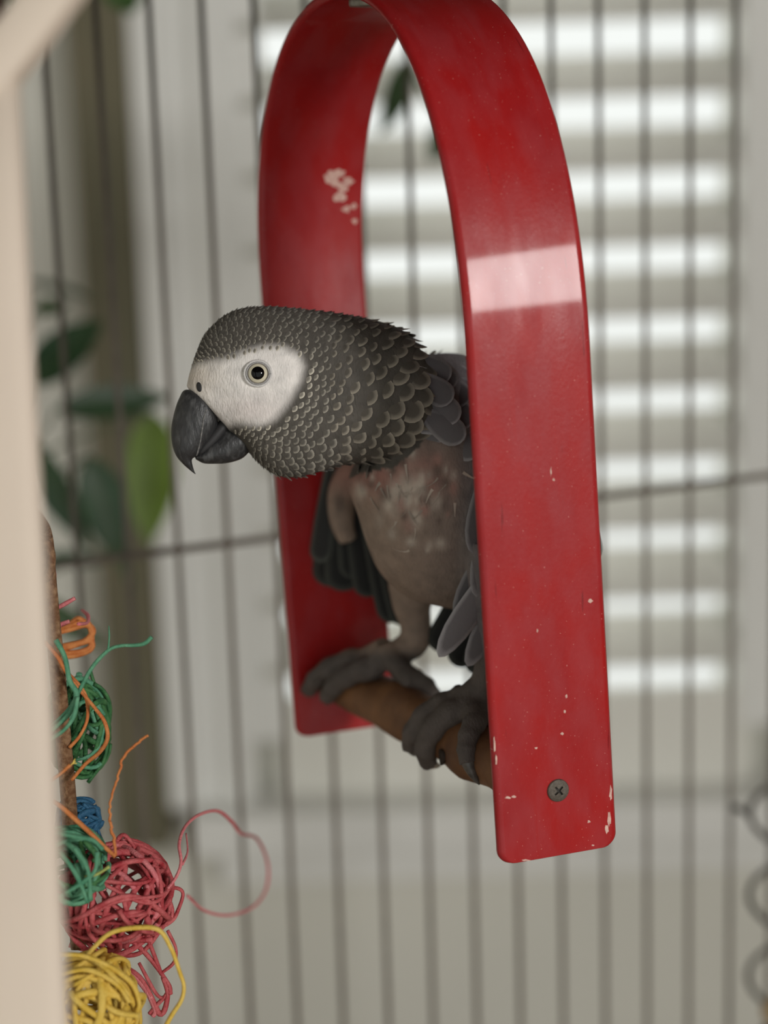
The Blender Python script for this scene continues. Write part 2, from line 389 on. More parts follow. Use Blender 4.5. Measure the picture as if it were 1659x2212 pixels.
# add end stations for rounded corners
RC = 0.0055
def refine(mid):
    d = np.concatenate([[0], np.cumsum(np.linalg.norm(np.diff(mid, axis=0), axis=1))])
    Ltot = d[-1]; extra = [RC * (1 - math.cos(x)) for x in np.linspace(0, math.pi / 2, 8)]
    ss = np.array(sorted(set([*extra, *[Ltot - e for e in extra], *[x for x in d if RC * 1.05 < x < Ltot - RC * 1.05]])))
    return np.stack([np.interp(ss, d, mid[:, i]) for i in range(3)], 1), ss, Ltot
mid, SS, LT = refine(mid)
kk = np.linspace(-1, 1, len(mid)) * tw
UU = np.stack([np.cos(th + kk), np.sin(th + kk), 0 * kk], 1)
TT = np.gradient(mid, axis=0); TT /= np.linalg.norm(TT, axis=1)[:, None]
for _ in range(4): TT[1:-1] = (TT[:-2] + TT[1:-1] * 2 + TT[2:]) / 4
TT /= np.linalg.norm(TT, axis=1)[:, None]
UU = UU - TT * (UU * TT).sum(1)[:, None]; UU /= np.linalg.norm(UU, axis=1)[:, None]
NO = np.cross(TT, UU)                 # outward normal
if (NO[5] @ nn) < 0: NO = -NO
V = []; UVs = []; e_ = TH * 0.5
pr = [(-1, e_ * 0.35, 0), (-1, -e_ * 0.35, 0), (-1, -e_, e_ * 0.6), (-1, -e_, e_ * 1.3), (-0.4, -e_, 0), (0.4, -e_, 0), (1, -e_, e_ * 1.3), (1, -e_, e_ * 0.6), (1, -e_ * 0.35, 0), (1, e_ * 0.35, 0), (1, e_, e_ * 0.6), (1, e_, e_ * 1.3), (0.4, e_, 0), (-0.4, e_, 0), (-1, e_, e_ * 1.3), (-1, e_, e_ * 0.6)]
for i in range(len(mid)):
    de = min(SS[i], LT - SS[i]); hw = HW
    if de < RC: hw = HW - RC + math.sqrt(max(0, RC ** 2 - (RC - de) ** 2))
    for (a, b, ins) in pr:
        x = a * hw - math.copysign(ins, a)
        V.append(mid[i] + UU[i] * x + NO[i] * b); UVs.append((x, SS[i]))
npf = len(pr); F = []
for i in range(len(mid) - 1):
    for j in range(npf):
        F.append((i * npf + j, i * npf + (j + 1) % npf, (i + 1) * npf + (j + 1) % npf, (i + 1) * npf + j))
F.append(tuple(range(npf))[::-1]); F.append(tuple((len(mid) - 1) * npf + j for j in range(npf)))
base_pt = (mid[0] + mid[-1]) / 2
swing = empty('parrot_swing', base_pt)
tag(swing, 'red painted arch swing with a brown wooden perch hanging in the cage', 'swing')
ame = mesh('arch_frame', V, F)
uvl = ame.uv_layers.new(name='board')
li = np.zeros(len(ame.loops), int); ame.loops.foreach_get('vertex_index', li)
uvl.data.foreach_set('uv', np.array(UVs)[li].ravel())
bm = bmesh.new(); bm.from_mesh(ame); bmesh.ops.recalc_face_normals(bm, faces=bm.faces)
bm.to_mesh(ame); bm.free()
arch = link('arch_frame', ame, M_red, swing); tag(arch, 'red painted bent board')
md = arch.modifiers.new('w', 'WEIGHTED_NORMAL'); md.keep_sharp = False

def on_board(px, py, nearside=True, face=1):
    """point on a face of the leg under a pixel: intersect the pixel ray with the leg's local planes"""
    d = P(px, py, 1.0) - O; best = None
    idx = range(2, len(mid) // 2 + 5) if nearside else range(len(mid) // 2 - 5, len(mid) - 2)
    for i in idx:
        c = mid[i] + NO[i] * (TH / 2) * face
        den = d @ NO[i]
        if abs(den) < 1e-6: continue
        p = O + d * (((c - O) @ NO[i]) / den); e = abs((p - c) @ TT[i])
        if best is None or e < best[0]: best = (e, p, i)
    return best[1], best[2]

def chip(poly, nearside=True, face=1, m=M_chip, nm='paint_chip', off=0.00008):
    pts = []; 
    for (x, y) in poly:
        p, i = on_board(x, y, nearside, face); pts.append(p + NO[i] * face * off)
    c = np.mean(pts, 0) + NO[i] * face * off
    V = pts + [c]; n = len(pts); F = [(j, (j + 1) % n, n) for j in range(n)]
    V2 = [p - NO[i] * face * 0.0003 for p in pts]; V = V + V2
    F += [((j + 1) % n, j, n + 1 + j, n + 1 + (j + 1) % n) for j in range(n)]
    o = link(nm, mesh(nm, V, F, False), m, arch); return o
def blob(cx, cy, rx, ry, n=11, jit=0.35, **k):
    a = np.linspace(0, 2 * math.pi, n, endpoint=False); r = 1 + jit * (rng.random(n) - 0.5) * 2
    chip([(cx + rx * math.cos(v) * s, cy + ry * math.sin(v) * s) for v, s in zip(a, r)], **k)
for (x, y, rx, ry) in ((1097, 1723, 6, 2.5), (1111, 1721, 5, 2.5), (1276, 1298, 5, 5), (1319, 1715, 3, 16), (1316, 1768, 3.5, 18), (1311, 1790, 4, 9),
                       (1158, 1616, 3, 2), (1272, 1775, 3, 3), (1161, 1362, 2, 4), (1196, 1036, 2.5, 3), (1190, 1018, 1.5, 9), (1223, 1504, 2.5, 4), (1220, 1537, 2.5, 3), (1214, 1585, 3, 3),
                       (1068, 1610, 2, 16), (1072, 1640, 1.8, 12), (1137, 1858, 8, 1.8), (1281, 1826, 4, 2)):
    blob(x, y, rx, ry)
for (x, y, rx, ry) in ((712, 383, 13, 13), (735, 375, 12, 9), (752, 392, 12, 8), (727, 398, 12, 8), (742, 405, 10, 12), (735, 425, 16, 12), (748, 452, 9, 7), (764, 445, 7, 6), (766, 478, 6, 5), (725, 380, 6, 12)):
    blob(x, y, rx, ry, nearside=False, face=-1, jit=0.3)

# screws
def screw(px, py, nearside):
    p, i = on_board(px, py, nearside, 1); n_ = NO[i]; u_ = UU[i]; t_ = TT[i]; R = 0.0047
    rings = []
    for (r, h) in ((R, -0.0006), (R, 0.0004), (R * 0.94, 0.0008), (R * 0.7, 0.00105), (R * 0.36, 0.00115), (0.00002, 0.0012)):
        rings.append(np.array([p + n_ * h + r * (math.cos(a) * u_ + math.sin(a) * t_) for a in np.linspace(0, 2 * math.pi, 28, endpoint=False)]))
    V, F = rings_vf(rings); sme = mesh('screw', V, F, False)
    # cross recess cut into the head, its floor plate coloured dark as shade
    arms = []
    for k_ in range(4):
        a = math.radians(40 + 90 * k_); d1 = math.cos(a) * u_ + math.sin(a) * t_; d2 = -math.sin(a) * u_ + math.cos(a) * t_
        arms += [d1 * 0.00055 - d2 * 0.00055, d1 * 0.0023 - d2 * 0.00036, d1 * 0.0023 + d2 * 0.00036]
    def prism(h0, h1):
        n = len(arms); V = [p + v + n_ * h0 for v in arms] + [p + v + n_ * h1 for v in arms]
        return V, [tuple(range(n))[::-1], tuple(range(n, 2 * n))] + [(j, (j + 1) % n, n + (j + 1) % n, n + j) for j in range(n)]
    def closed(me_):
        bm = bmesh.new(); bm.from_mesh(me_); bmesh.ops.recalc_face_normals(bm, faces=bm.faces); bm.to_mesh(me_); bm.free(); return me_
    so = bpy.data.objects.new('tmp_screw', closed(sme)); COL.objects.link(so)
    co_ = bpy.data.objects.new('tmp_cut', closed(mesh('tmp_cut', *prism(0.00012, 0.003), False))); COL.objects.link(co_)
    bo_ = so.modifiers.new('b', 'BOOLEAN'); bo_.operation = 'DIFFERENCE'; bo_.object = co_; bo_.solver = 'EXACT'
    cut = bpy.data.meshes.new_from_object(so.evaluated_get(bpy.context.evaluated_depsgraph_get()))
    bpy.data.objects.remove(so); bpy.data.objects.remove(co_); cut.name = 'screw'
    s = link('screw', cut, M_screw, swing)
    link('cross_recess', closed(mesh('cross_recess', *prism(0.00004, 0.00016), False)), M_recess, s)
    return p, i
p1, i1 = screw(1205, 1707, True)
p2, i2 = on_board(722, 1463, False, -1)
# perch
A = p1 - NO[i1] * (TH + 0.0002); B = p2 + NO[i2] * 0.001
ax = (B - A); PL = np.linalg.norm(ax); ax /= PL
e1 = np.cross(ax, [0, 0, 1.0]); e1 /= np.linalg.norm(e1); e2 = np.cross(e1, ax)
PR = 0.0122
rings = []
for s in np.linspace(0, 1, 60):
    ring = []
    for a in np.linspace(0, 2 * math.pi, 28, endpoint=False):
        r = PR * (1 + 0.05 * math.sin(9 * s + 2 * a) + 0.04 * math.sin(23 * s + a * 3 + 1) + 0.06 * math.sin(4.2 * s + 1))
        r += 0.0022 * math.exp(-((s - 0.30) / 0.05) ** 2 - ((math.cos(a - 3.7) - 1) / 0.25) ** 2)
        ring.append(A + ax * PL * s + r * (math.cos(a) * e1 + math.sin(a) * e2))
    rings.append(np.array(ring))
V, F = rings_vf(rings); perch = link('perch', mesh('perch', V, F), M_perch, swing); tag(perch, 'brown natural wood perch')
PB = BVHTree.FromObject(perch, bpy.context.evaluated_depsgraph_get()) if False else BVHTree.FromPolygons([Vector(v) for v in V], F)
def ray(bvh, px, py):
    d = P(px, py, 1.0) - O; h = bvh.ray_cast(Vector(O), Vector(d).normalized())
    return (np.array(h[0]), np.array(h[1])) if h[0] is not None else (None, None)
kp, kn = ray(PB, 957, 1634)
if kp is not None:
    u1 = np.cross(kn, [0, 0, 1]); u1 /= np.linalg.norm(u1); v1 = np.cross(u1, kn)
    rings = [np.array([kp + kn * h + r * (math.cos(a) * u1 * 0.75 + math.sin(a) * v1) * (1 + 0.12 * math.sin(3 * a)) for a in np.linspace(0, 2 * math.pi, 16, endpoint=False)]) for (r, h) in ((0.0036, -0.001), (0.0034, 0.0003), (0.002, 0.0006), (0.0003, 0.0002))]
    V, F = rings_vf(rings); link('knot', mesh('knot', V, F), M_knot, perch)
# hanger under the crown of the arch
ia = int(np.argmin(np.abs(to_px(mid)[:, 0] - 868) + 1000 * (np.arange(len(mid)) > len(mid) // 2 + 3)))
c0 = mid[ia] - UU[ia] * 0.004; nI = -NO[ia]
def disc(name, c, n_, R, z0, z1, m, par, sides=32, hole=0):
    u1 = np.cross(n_, [0.2, 0.9, 0.1]); u1 /= np.linalg.norm(u1); v1 = np.cross(n_, u1)
    rr = ((0.0001, z0), (R * 0.97, z0), (R, z0 + (z1 - z0) * 0.2), (R, z1 - (z1 - z0) * 0.2), (R * 0.97, z1), (0.0001, z1))
    rings = [np.array([c + n_ * h + r * (math.cos(a) * u1 + math.sin(a) * v1) for a in np.linspace(0, 2 * math.pi, sides, endpoint=False)]) for r, h in rr]
    V, F = rings_vf(rings); return link(name, mesh(name, V, F, sides > 10), m, par)
disc('hanger_washer', c0, nI, 0.0185, TH / 2 - 0.0003, TH / 2 + 0.0036, M_steel, swing)
disc('hanger_nut', c0 + TT[ia] * -0.011 - UU[ia] * 0.004, nI, 0.0042, TH / 2 + 0.003, TH / 2 + 0.0095, M_dark, swing, 6)
top = mid[int(np.argmax(mid[:, 2]))]
tube('hanger_bolt', [top - np.array([0, 0, 0.004]), top + np.array([0, 0, 0.03])], 0.003, M_steel, swing, 10)
zz = top[2] + 0.03
for kx in range(1):
    a = np.linspace(0, 2 * math.pi, 25); hx = np.array([1, 0, 0]) if kx % 2 else np.array([0, 1, 0])
    tube('chain_link', [np.array([top[0], top[1], zz + 0.011 + kx * 0.020]) + hx * 0.006 * math.cos(v) + np.array([0, 0, 1]) * 0.0125 * math.sin(v) for v in a], 0.0014, M_steel, swing, 6)
zr = zz + 0.011 + 0.014
rb = np.array([top[0], top[1], zr])
cend = cb + ce * ((rb - cb) @ ce) / (ce @ ce); cend = np.array([cend[0], cend[1], (cb + cup * CTOP)[2]])
tube('roof_bar', [rb, np.array([top[0], top[1], max(zr, cend[2])]), cend], 0.003, M_bar, cage)

# ------------------------------------------------------------------ the parrot
ZH = 0.725
YAW = 0.22
def Zhead(px): return ZH + (px - 640) * (ZH / FPX) * YAW
def ring2(T, B, hw, Z, ns=28, pw=1.0, fwd=FW):
    pT = P(T[0], T[1], Z); pB = P(B[0], B[1], Z); c = (pT + pB) / 2; a = (pT - pB) / 2
    # depth axis: perpendicular to the section line, turned by the bird's yaw
    d = FW * math.cos(YAW) - RT * math.sin(YAW) if fwd is FW else fwd
    d = d - a * (d @ a) / (a @ a); d /= np.linalg.norm(d)
    an = np.linspace(0, 2 * math.pi, ns, endpoint=False)
    return np.array([c + a * math.cos(v) + d * (hw * Z / FPX) * math.copysign(abs(math.sin(v)) ** pw, math.sin(v)) for v in an])
def loft(secs, Zf, **k):
    R = [ring2(T, B, hw, Zf((T[0] + B[0]) / 2) if callable(Zf) else Zf, **k) for (T, B, hw) in secs]
    # densify with catmull-rom between rings
    R = np.array(R); out = smooth_path(R.reshape(len(R), -1), 4).reshape(-1, R.shape[1], 3)
    return rings_vf(list(out))
head = loft([((404, 838), (482, 915), 30), ((404, 825), (498, 935), 42), ((420, 770), (534, 972), 62), ((446, 715), (562, 1002), 82), ((500, 672), (598, 1028), 98), ((570, 661), (640, 1032), 110),
             ((650, 667), (690, 1020), 116), ((730, 677), (745, 1005), 122), ((800, 690), (800, 1000), 128), ((856, 708), (850, 985), 128), ((890, 738), (890, 960), 116), ((915, 780), (915, 925), 84), ((928, 815), (930, 880), 40)], Zhead)
ZB_ = 0.765
def Zbody(px): return ZB_ + (px - 1000) * (ZB_ / FPX) * 0.20
torso = loft([((880, 790), (800, 960), 70), ((930, 765), (770, 1010), 120), ((1000, 765), (752, 1050), 165), ((1075, 800), (772, 1110), 190), ((1150, 860), (792, 1175), 200),
              ((1195, 955), (822, 1240), 190), ((1225, 1050), (880, 1290), 165), ((1240, 1135), (960, 1312), 130), ((1245, 1210), (1040, 1325), 95), ((1245, 1270), (1110, 1335), 60), ((1240, 1305), (1160, 1340), 30)], Zbody)
def limb(pts, n=6, ns=14):
    """pts: (px, py, Z, radius_px)"""
    X = np.array([P(a, b, z) for a, b, z, r in pts]); R = np.array([r * z / FPX for a, b, z, r in pts])
    Q = smooth_path(np.hstack([X, R[:, None]]), n); return tube_vf(Q[:, :3], np.maximum(Q[:, 3], 0.0004), ns)
def perch_at(s): return A + ax * PL * s
def perch_s(px):
    ss = np.linspace(0, 1, 200); q = to_px(np.array([perch_at(s) for s in ss])); return ss[int(np.argmin(np.abs(q[:, 0] - px)))]
def toe(s, s_end, a0, a1, r0, r1, start=None, n=12, lift=1.0):
    """toe wrapping the perch: angle measured from straight up, positive towards the bird's front"""
    fr = -e1 if (e1 @ RT) > 0 else e1      # the bird's front is image left
    pts = []; rad = []
    for k_ in np.linspace(0, 1, n):
        a = a0 + (a1 - a0) * k_; r = r0 + (r1 - r0) * k_
        bump = 1 + 0.22 * math.sin(k_ * 3.5 * math.pi) ** 2
        c = perch_at(s + (s_end - s) * k_)
        upp = np.cross(ax, fr); upp = upp if upp[2] > 0 else -upp
        pts.append(c + (PR + r * 0.80) * (math.cos(a) * upp + math.sin(a) * fr)); rad.append(r * bump)
    if start is not None: pts = [start] + pts; rad = [rad[0] * 1.15] + rad
    pts = np.array(pts); Q = smooth_path(np.hstack([pts, np.array(rad)[:, None]]), 3)
    return tube_vf(Q[:, :3], Q[:, 3], 12), Q
sf = perch_s(775); sn = perch_s(985)
ankle_f = P(878, 1402, 0.800, ); ankle_n = P(1052, 1470, 0.745)
def perch_Z(px): return to_px(perch_at(perch_s(px)))[2]
parts = [head, torso]
# far leg: feathered thigh, bare shank
parts.append(limb([(960, 1150, 0.795, 100), (905, 1240, 0.80, 72), (890, 1300, 0.803, 46), (897, 1345, 0.805, 35), (896, 1385, 0.805, 34), (862, 1408, 0.806, 30)]))
# near leg
parts.append(limb([(1090, 1180, 0.735, 100), (1075, 1290, 0.735, 70), (1066, 1370, 0.737, 42), (1058, 1430, 0.740, 34), (1048, 1475, 0.742, 33), (1018, 1500, 0.745, 30)]))
# far wing arm
parts.append(limb([(860, 980, 0.80, 60), (790, 1010, 0.815, 50), (742, 1060, 0.82, 34), (738, 1120, 0.82, 28), (752, 1170, 0.822, 20)]))
claws = []
foot_f = P(835, 1402, 0.806); foot_n = P(1005, 1500, 0.748)
for (s, se, a0, a1, r0, r1, st) in ((perch_s(790), perch_s(722), 0.05, 1.85, 0.0056, 0.0038, foot_f), (perch_s(820), perch_s(765), 0.15, 1.75, 0.0056, 0.0038, foot_f),
                                   (perch_s(850), perch_s(858), -0.3, -1.9, 0.0050, 0.0036, foot_f), (perch_s(870), perch_s(885), -0.2, -1.6, 0.0048, 0.0036, foot_f),
                                   (perch_s(985), perch_s(945), 0.05, 1.95, 0.0056, 0.0038, foot_n), (perch_s(1010), perch_s(972), 0.15, 2.35, 0.0056, 0.0038, foot_n),
                                   (perch_s(1040), perch_s(1052), -0.2, -1.9, 0.0050, 0.0036, foot_n), (perch_s(1050), perch_s(1075), 0.3, 1.5, 0.0048, 0.0036, foot_n)):
    vf, Q = toe(s, se, a0, a1, r0, r1, st); parts.append(vf); claws.append((Q, a1))
V, F = join_vf(parts)
rm = bpy.data.objects.new('tmp', mesh('tmp', V, F)); COL.objects.link(rm)
mo = rm.modifiers.new('r', 'REMESH'); mo.mode = 'VOXEL'; mo.voxel_size = 0.00125; mo.use_smooth_shade = True
ms = rm.modifiers.new('s', 'SMOOTH'); ms.iterations = 5; ms.factor = 0.5
dg = bpy.context.evaluated_depsgraph_get(); bme = bpy.data.meshes.new_from_object(rm.evaluated_get(dg))
bpy.data.objects.remove(rm); bme.name = 'body'
bme.polygons.foreach_set('use_smooth', [True] * len(bme.polygons))
nv = len(bme.vertices); co = np.zeros(nv * 3); bme.vertices.foreach_get('co', co); co = co.reshape(-1, 3)
px = to_px(co)

FACE = np.array([(396, 838), (405, 808), (422, 790), (452, 784), (490, 776), (530, 760), (570, 750), (610, 750), (645, 768), (655, 792), (648, 822), (632, 852), (615, 878), (592, 905), (560, 918), (530, 915), (505, 912), (490, 925), (470, 905), (440, 890)], float)
HEADP = np.array([(395, 840), (400, 780), (430, 700), (480, 640), (600, 620), (760, 640), (880, 690), (930, 760), (945, 850), (935, 910), (905, 968), (850, 1010), (780, 1022), (700, 1060), (600, 1070), (540, 1010), (500, 940), (440, 900)], float)
def inpoly(x, y, poly):
    ins = np.zeros(x.shape, bool); n = len(poly)
    for i in range(n):
        x1, y1 = poly[i]; x2, y2 = poly[(i + 1) % n]
        c = ((y1 > y) != (y2 > y)) & (x < (x2 - x1) * (y - y1) / (y2 - y1 + 1e-12) + x1); ins ^= c
    return ins
def pdist(x, y, poly):
    d = np.full(x.shape, 1e9)
    for i in range(len(poly)):
        a = poly[i]; b = poly[(i + 1) % len(poly)]; ab = b - a
        tt = np.clip(((x - a[0]) * ab[0] + (y - a[1]) * ab[1]) / (ab @ ab), 0, 1)
        d = np.minimum(d, np.hypot(x - a[0] - tt * ab[0], y - a[1] - tt * ab[1]))
    return d
X, Y, Zd = px.T
inface = inpoly(X, Y, FACE); sd = np.where(inface, 1, -1) * pdist(X, Y, FACE)
wface = np.clip((sd + 16) / 30, 0, 1); wface = wface * wface * (3 - 2 * wface)
inhead = inpoly(X, Y, HEADP) & (Zd < 0.80)
col = np.zeros((nv, 3))
skin = np.array([0.27, 0.205, 0.165]); pink = np.array([0.32, 0.155, 0.13]); taupe = np.array([0.20, 0.16, 0.14]); lilac = np.array([0.15, 0.14, 0.148])
feet = np.array([0.105, 0.090, 0.083]); grey = np.array([0.085, 0.078, 0.068]); white = np.array([0.80, 0.775, 0.75]); bone = np.array([0.60, 0.54, 0.47])
def g(cx, cy, sx, sy): return np.exp(-((X - cx) / sx) ** 2 - ((Y - cy) / sy) ** 2)[:, None]
col[:] = skin
w = np.clip((X - 840 - (Y - 1100) * 0.15) / 130, 0, 1)[:, None]; col = col * (1 - w) + taupe * w
w = g(800, 1025, 110, 45) * 0.9; col = col * (1 - w) + pink * w
w = g(900, 1030, 60, 50) * 0.6; col = col * (1 - w) + pink * w
for k_ in range(95):          # blotchy plucked skin with tufts of down
    bx_, by_ = rng.normal(885, 60), rng.normal(1065, 55); rs = rng.uniform(4, 13)
    w = g(bx_, by_, rs, rs * rng.uniform(1.0, 2.2)) * rng.uniform(0.3, 0.9)
    c3 = (np.array([0.52, 0.46, 0.40]), np.array([0.52, 0.46, 0.40]), np.array([0.36, 0.20, 0.17]), np.array([0.12, 0.09, 0.075]))[rng.integers(4)]
    col = col * (1 - w) + c3 * w
w = np.clip((X - 980) / 50, 0, 1)[:, None]; col = col * (1 - w) + lilac * w
w = np.clip((900 - Y) / 60, 0, 1)[:, None] * np.clip((X - 880) / 30, 0, 1)[:, None]; col = col * (1 - w) + lilac * w
wl = (np.clip((Y - 1395) / 25, 0, 1))[:, None]; col = col * (1 - wl) + feet * wl
hc = grey * (1 - wface[:, None]) + white * wface[:, None]
wb = (np.exp(-((X - 415) / 50) ** 2 - ((Y - 815) / 45) ** 2) * wface)[:, None] * 0.9; hc = hc * (1 - wb) + bone * wb
wp = (np.exp(-((X - 540) / 70) ** 2 - ((Y - 885) / 30) ** 2) * wface)[:, None] * 0.5; hc = hc * (1 - wp) + np.array([0.58, 0.51, 0.50]) * wp
col = np.where(inhead[:, None], hc, col)
ca = bme.color_attributes.new('Col', 'FLOAT_COLOR', 'POINT')
ca.data.foreach_set('color', np.hstack([col, np.ones((nv, 1))]).ravel())
parrot = empty('parrot', perch_at(0.5) + np.array([0, 0, PR]))
tag(parrot, 'grey parrot with white face and black beak leaning forward on the swing perch', 'parrot')
body = link('body', bme, M_body, parrot)
tris = [tuple(p.vertices) for p in bme.polygons]
BB = BVHTree.FromPolygons([Vector(v) for v in co], tris)
for Q, a1 in claws:
    d = Q[-1, :3] - Q[-4, :3]; d /= np.linalg.norm(d); p0 = Q[-1, :3] - d * 0.002
    inw = perch_at(np.clip(((p0 - A) @ ax) / PL, 0, 1)) - p0; inw /= np.linalg.norm(inw)
    pts = [p0 + d * 0.011 * k_ + inw * 0.0035 * k_ * k_ for k_ in np.linspace(0, 1, 7)]
    tube('claw', pts, [0.0031 * (1 - k_) ** 0.7 + 0.0003 for k_ in np.linspace(0, 1, 7)], M_clawp if a1 > 2.2 else M_claw, parrot, 8)

# beak
def Zbeak(px_): return Zhead(px_)
V, F = loft([((445, 852), (492, 893), 18), ((402, 842), (470, 893), 31), ((388, 858), (471, 915), 35), ((378, 885), (463, 938), 34), ((370, 925), (446, 962), 29), ((372, 960), (426, 984), 23), ((381, 985), (415, 992), 15), ((396, 1003), (416, 1005), 9), ((413, 1018), (420, 1018), 3.5), ((421, 1024), (423, 1024), 0.8)], Zbeak)
ub = link('upper_beak', mesh('upper_beak', V, F), M_beak, parrot)
UBV = BVHTree.FromPolygons([Vector(v) for v in V], F)
V, F = loft([((512, 920), (550, 968), 26), ((500, 922), (538, 977), 33), ((486, 926), (522, 991), 33), ((466, 942), (494, 1000), 29), ((450, 960), (466, 1002), 24), ((434, 978), (441, 1001), 17), ((421, 986), (424, 993), 7)], Zbeak)
lb = link('lower_beak', mesh('lower_beak', V, F), M_beak, parrot)
V, F = loft([((500, 900), (505, 930), 20), ((478, 905), (492, 935), 24), ((450, 935), (470, 962), 22), ((432, 962), (440, 984), 16), ((424, 978), (427, 986), 5)], Zbeak)
link('mouth', mesh('mouth', V, F), M_mouth, parrot)
pts = []
for (x, y) in ((446, 884), (440, 905), (437, 925), (433, 950), (428, 972), (424, 984)):
    h, n_ = ray(UBV, x, y)
    if h is not None: pts.append(h + n_ * 0.00008)
if len(pts) > 2: tube('beak_ridge', smooth_path(pts, 4), 0.00035, M_beakline, ub, 6)
for sgn in (-1, 1):
    # nostrils and eyes, mirrored through the head's mid plane
    mids = FW * math.cos(YAW) - RT * math.sin(YAW)
    def on_head(x, y):
        c = P(x, y, Zhead(x)); h = BB.ray_cast(Vector(c - mids * 0.06 * -sgn), Vector(mids * -sgn))
        return np.array(h[0]), np.array(h[1])
    if sgn == -1:
        hp, hn = ray(BB, 430, 836); ep, en = ray(BB, 557, 807)
    else:
        c1 = P(430, 836, Zhead(430)); c2 = P(557, 807, Zhead(557))
        def mirror(p):  return p
        h = BB.ray_cast(Vector(c1 + mids * 0.06), Vector(-mids)); hp, hn = np.array(h[0]), np.array(h[1])
        h = BB.ray_cast(Vector(c2 + mids * 0.06), Vector(-mids)); ep, en = np.array(h[0]), np.array(h[1])
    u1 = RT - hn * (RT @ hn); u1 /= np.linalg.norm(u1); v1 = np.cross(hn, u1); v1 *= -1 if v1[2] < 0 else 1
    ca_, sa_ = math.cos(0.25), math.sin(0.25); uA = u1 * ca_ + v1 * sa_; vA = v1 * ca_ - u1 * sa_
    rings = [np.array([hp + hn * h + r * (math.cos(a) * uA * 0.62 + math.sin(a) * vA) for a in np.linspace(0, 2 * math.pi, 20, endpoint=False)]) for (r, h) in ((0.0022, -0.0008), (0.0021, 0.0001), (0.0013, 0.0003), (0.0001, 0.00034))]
    V, F = rings_vf(rings); link('nostril', mesh('nostril', V, F), M_mouth, parrot)  # dark cap on the surface, painted as the shade inside the nostril hole
    # eye
    en = en / np.linalg.norm(en); en = en * 0.75 + (mids * sgn) * 0.45; en /= np.linalg.norm(en)
    u1 = RT - en * (RT @ en); u1 /= np.linalg.norm(u1); v1 = np.cross(en, u1); RE = 0.0052; re = 0.0043
    c = ep - en * (math.sqrt(RE ** 2 - re ** 2) - 0.0006)
    NR, NS = 10, 40; V = []; rr = []
    for i in range(NR + 1):
        r = re * i / NR
        for j in range(NS):
            a = 2 * math.pi * j / NS; V.append(c + en * math.sqrt(RE ** 2 - r * r) + r * (math.cos(a) * u1 + math.sin(a) * v1)); rr.append(i / NR)
    F = [(i * NS + j, i * NS + (j + 1) % NS, (i + 1) * NS + (j + 1) % NS, (i + 1) * NS + j) for i in range(NR) for j in range(NS)]
    em = mesh('eye', V, F); ul = em.uv_layers.new(name='UVMap'); li = np.zeros(len(em.loops), int); em.loops.foreach_get('vertex_index', li)
    ul.data.foreach_set('uv', np.stack([np.array(rr)[li], np.zeros(len(li))], 1).ravel())
    eye = link('eye', em, M_iris, parrot); tag(eye, 'pale yellow eye')
    V = []; rp = 0.0027
    for i in range(6):
        r = rp * i / 5
        for j in range(NS):
            a = 2 * math.pi * j / NS; V.append(c + en * (math.sqrt(RE ** 2 - r * r) + 0.00012 * (1 - (i / 5) ** 6)) + r * (math.cos(a) * u1 + math.sin(a) * v1))
    F = [(i * NS + j, i * NS + (j + 1) % NS, (i + 1) * NS + (j + 1) % NS, (i + 1) * NS + j) for i in range(5) for j in range(NS)]
    link('pupil', mesh('pupil', V, F), M_pupil, eye)
    a = np.linspace(0, 2 * math.pi, 49)
    tube('eyelid', [c + en * (math.sqrt(RE ** 2 - re ** 2) + 0.0001) + 0.0045 * (math.cos(v) * u1 * 1.03 + math.sin(v) * v1) for v in a], 0.0004, M_lid, eye, 8)
    tube('eyelid_fold', [c + en * (math.sqrt(RE ** 2 - re ** 2) - 0.0004) + 0.0052 * (math.cos(v) * u1 * 1.06 + math.sin(v) * v1) for v in a], 0.0006, M_lid2, eye, 8)

# feathers -----------------------------------------------------------
def feather_template(nl=8, nw=7, base=0.45, lift=0.17, cup_=0.16, tip=0.36, asp=1.5):
    """unit feather: x along, y across; UV = (distance to the edge / half width, position along)"""
    v0 = 1 - tip
    def hwid(v):
        if v < v0: return 0.5 * (base + (1 - base) * math.sin(v / v0 * math.pi / 2))
        return 0.5 * math.sqrt(max(0.0, 1 - ((v - v0) / tip) ** 2))
    vs = list(np.linspace(0, v0, nl - 4, endpoint=False)) + [v0 + tip * math.sin(x) for x in np.linspace(0, math.pi / 2, 5)]
    ol = np.array([(v * asp, sg * hwid(v)) for sg in (-1, 1) for v in np.concatenate([np.linspace(0, v0, 20), v0 + tip * np.sin(np.linspace(0, math.pi / 2, 24))])])
    V = []; UV = []
    for v in vs:
        w_ = max(hwid(v) * 2, 0.02)
        for j in range(nw):
            u = j / (nw - 1); y = (u - 0.5) * w_
            V.append((v, y, -0.07 + lift * v * v - cup_ * (2 * (u - 0.5)) ** 2 * w_ * w_ * 0.5))
            UV.append((np.hypot(ol[:, 0] - v * asp, ol[:, 1] - y).min() * 2, v))
    n = len(vs)
    F = [(i * nw + j, (i + 1) * nw + j, (i + 1) * nw + j + 1, i * nw + j + 1) for i in range(n - 1) for j in range(nw - 1)]
    return np.array(V), F, np.array(UV)
def feather_mesh_obj(name, Vs, Fs, UVs_, tints, m):
    me = mesh(name, Vs, Fs); li = np.zeros(len(me.loops), int); me.loops.foreach_get('vertex_index', li)
    ul = me.uv_layers.new(name='UVMap'); ul.data.foreach_set('uv', UVs_[li].ravel())
    ca = me.color_attributes.new('tint', 'FLOAT_COLOR', 'POINT'); ca.data.foreach_set('color', np.hstack([tints, np.ones((len(Vs), 1))]).ravel())
    me.materials.append(m); return me
FT = feather_template()
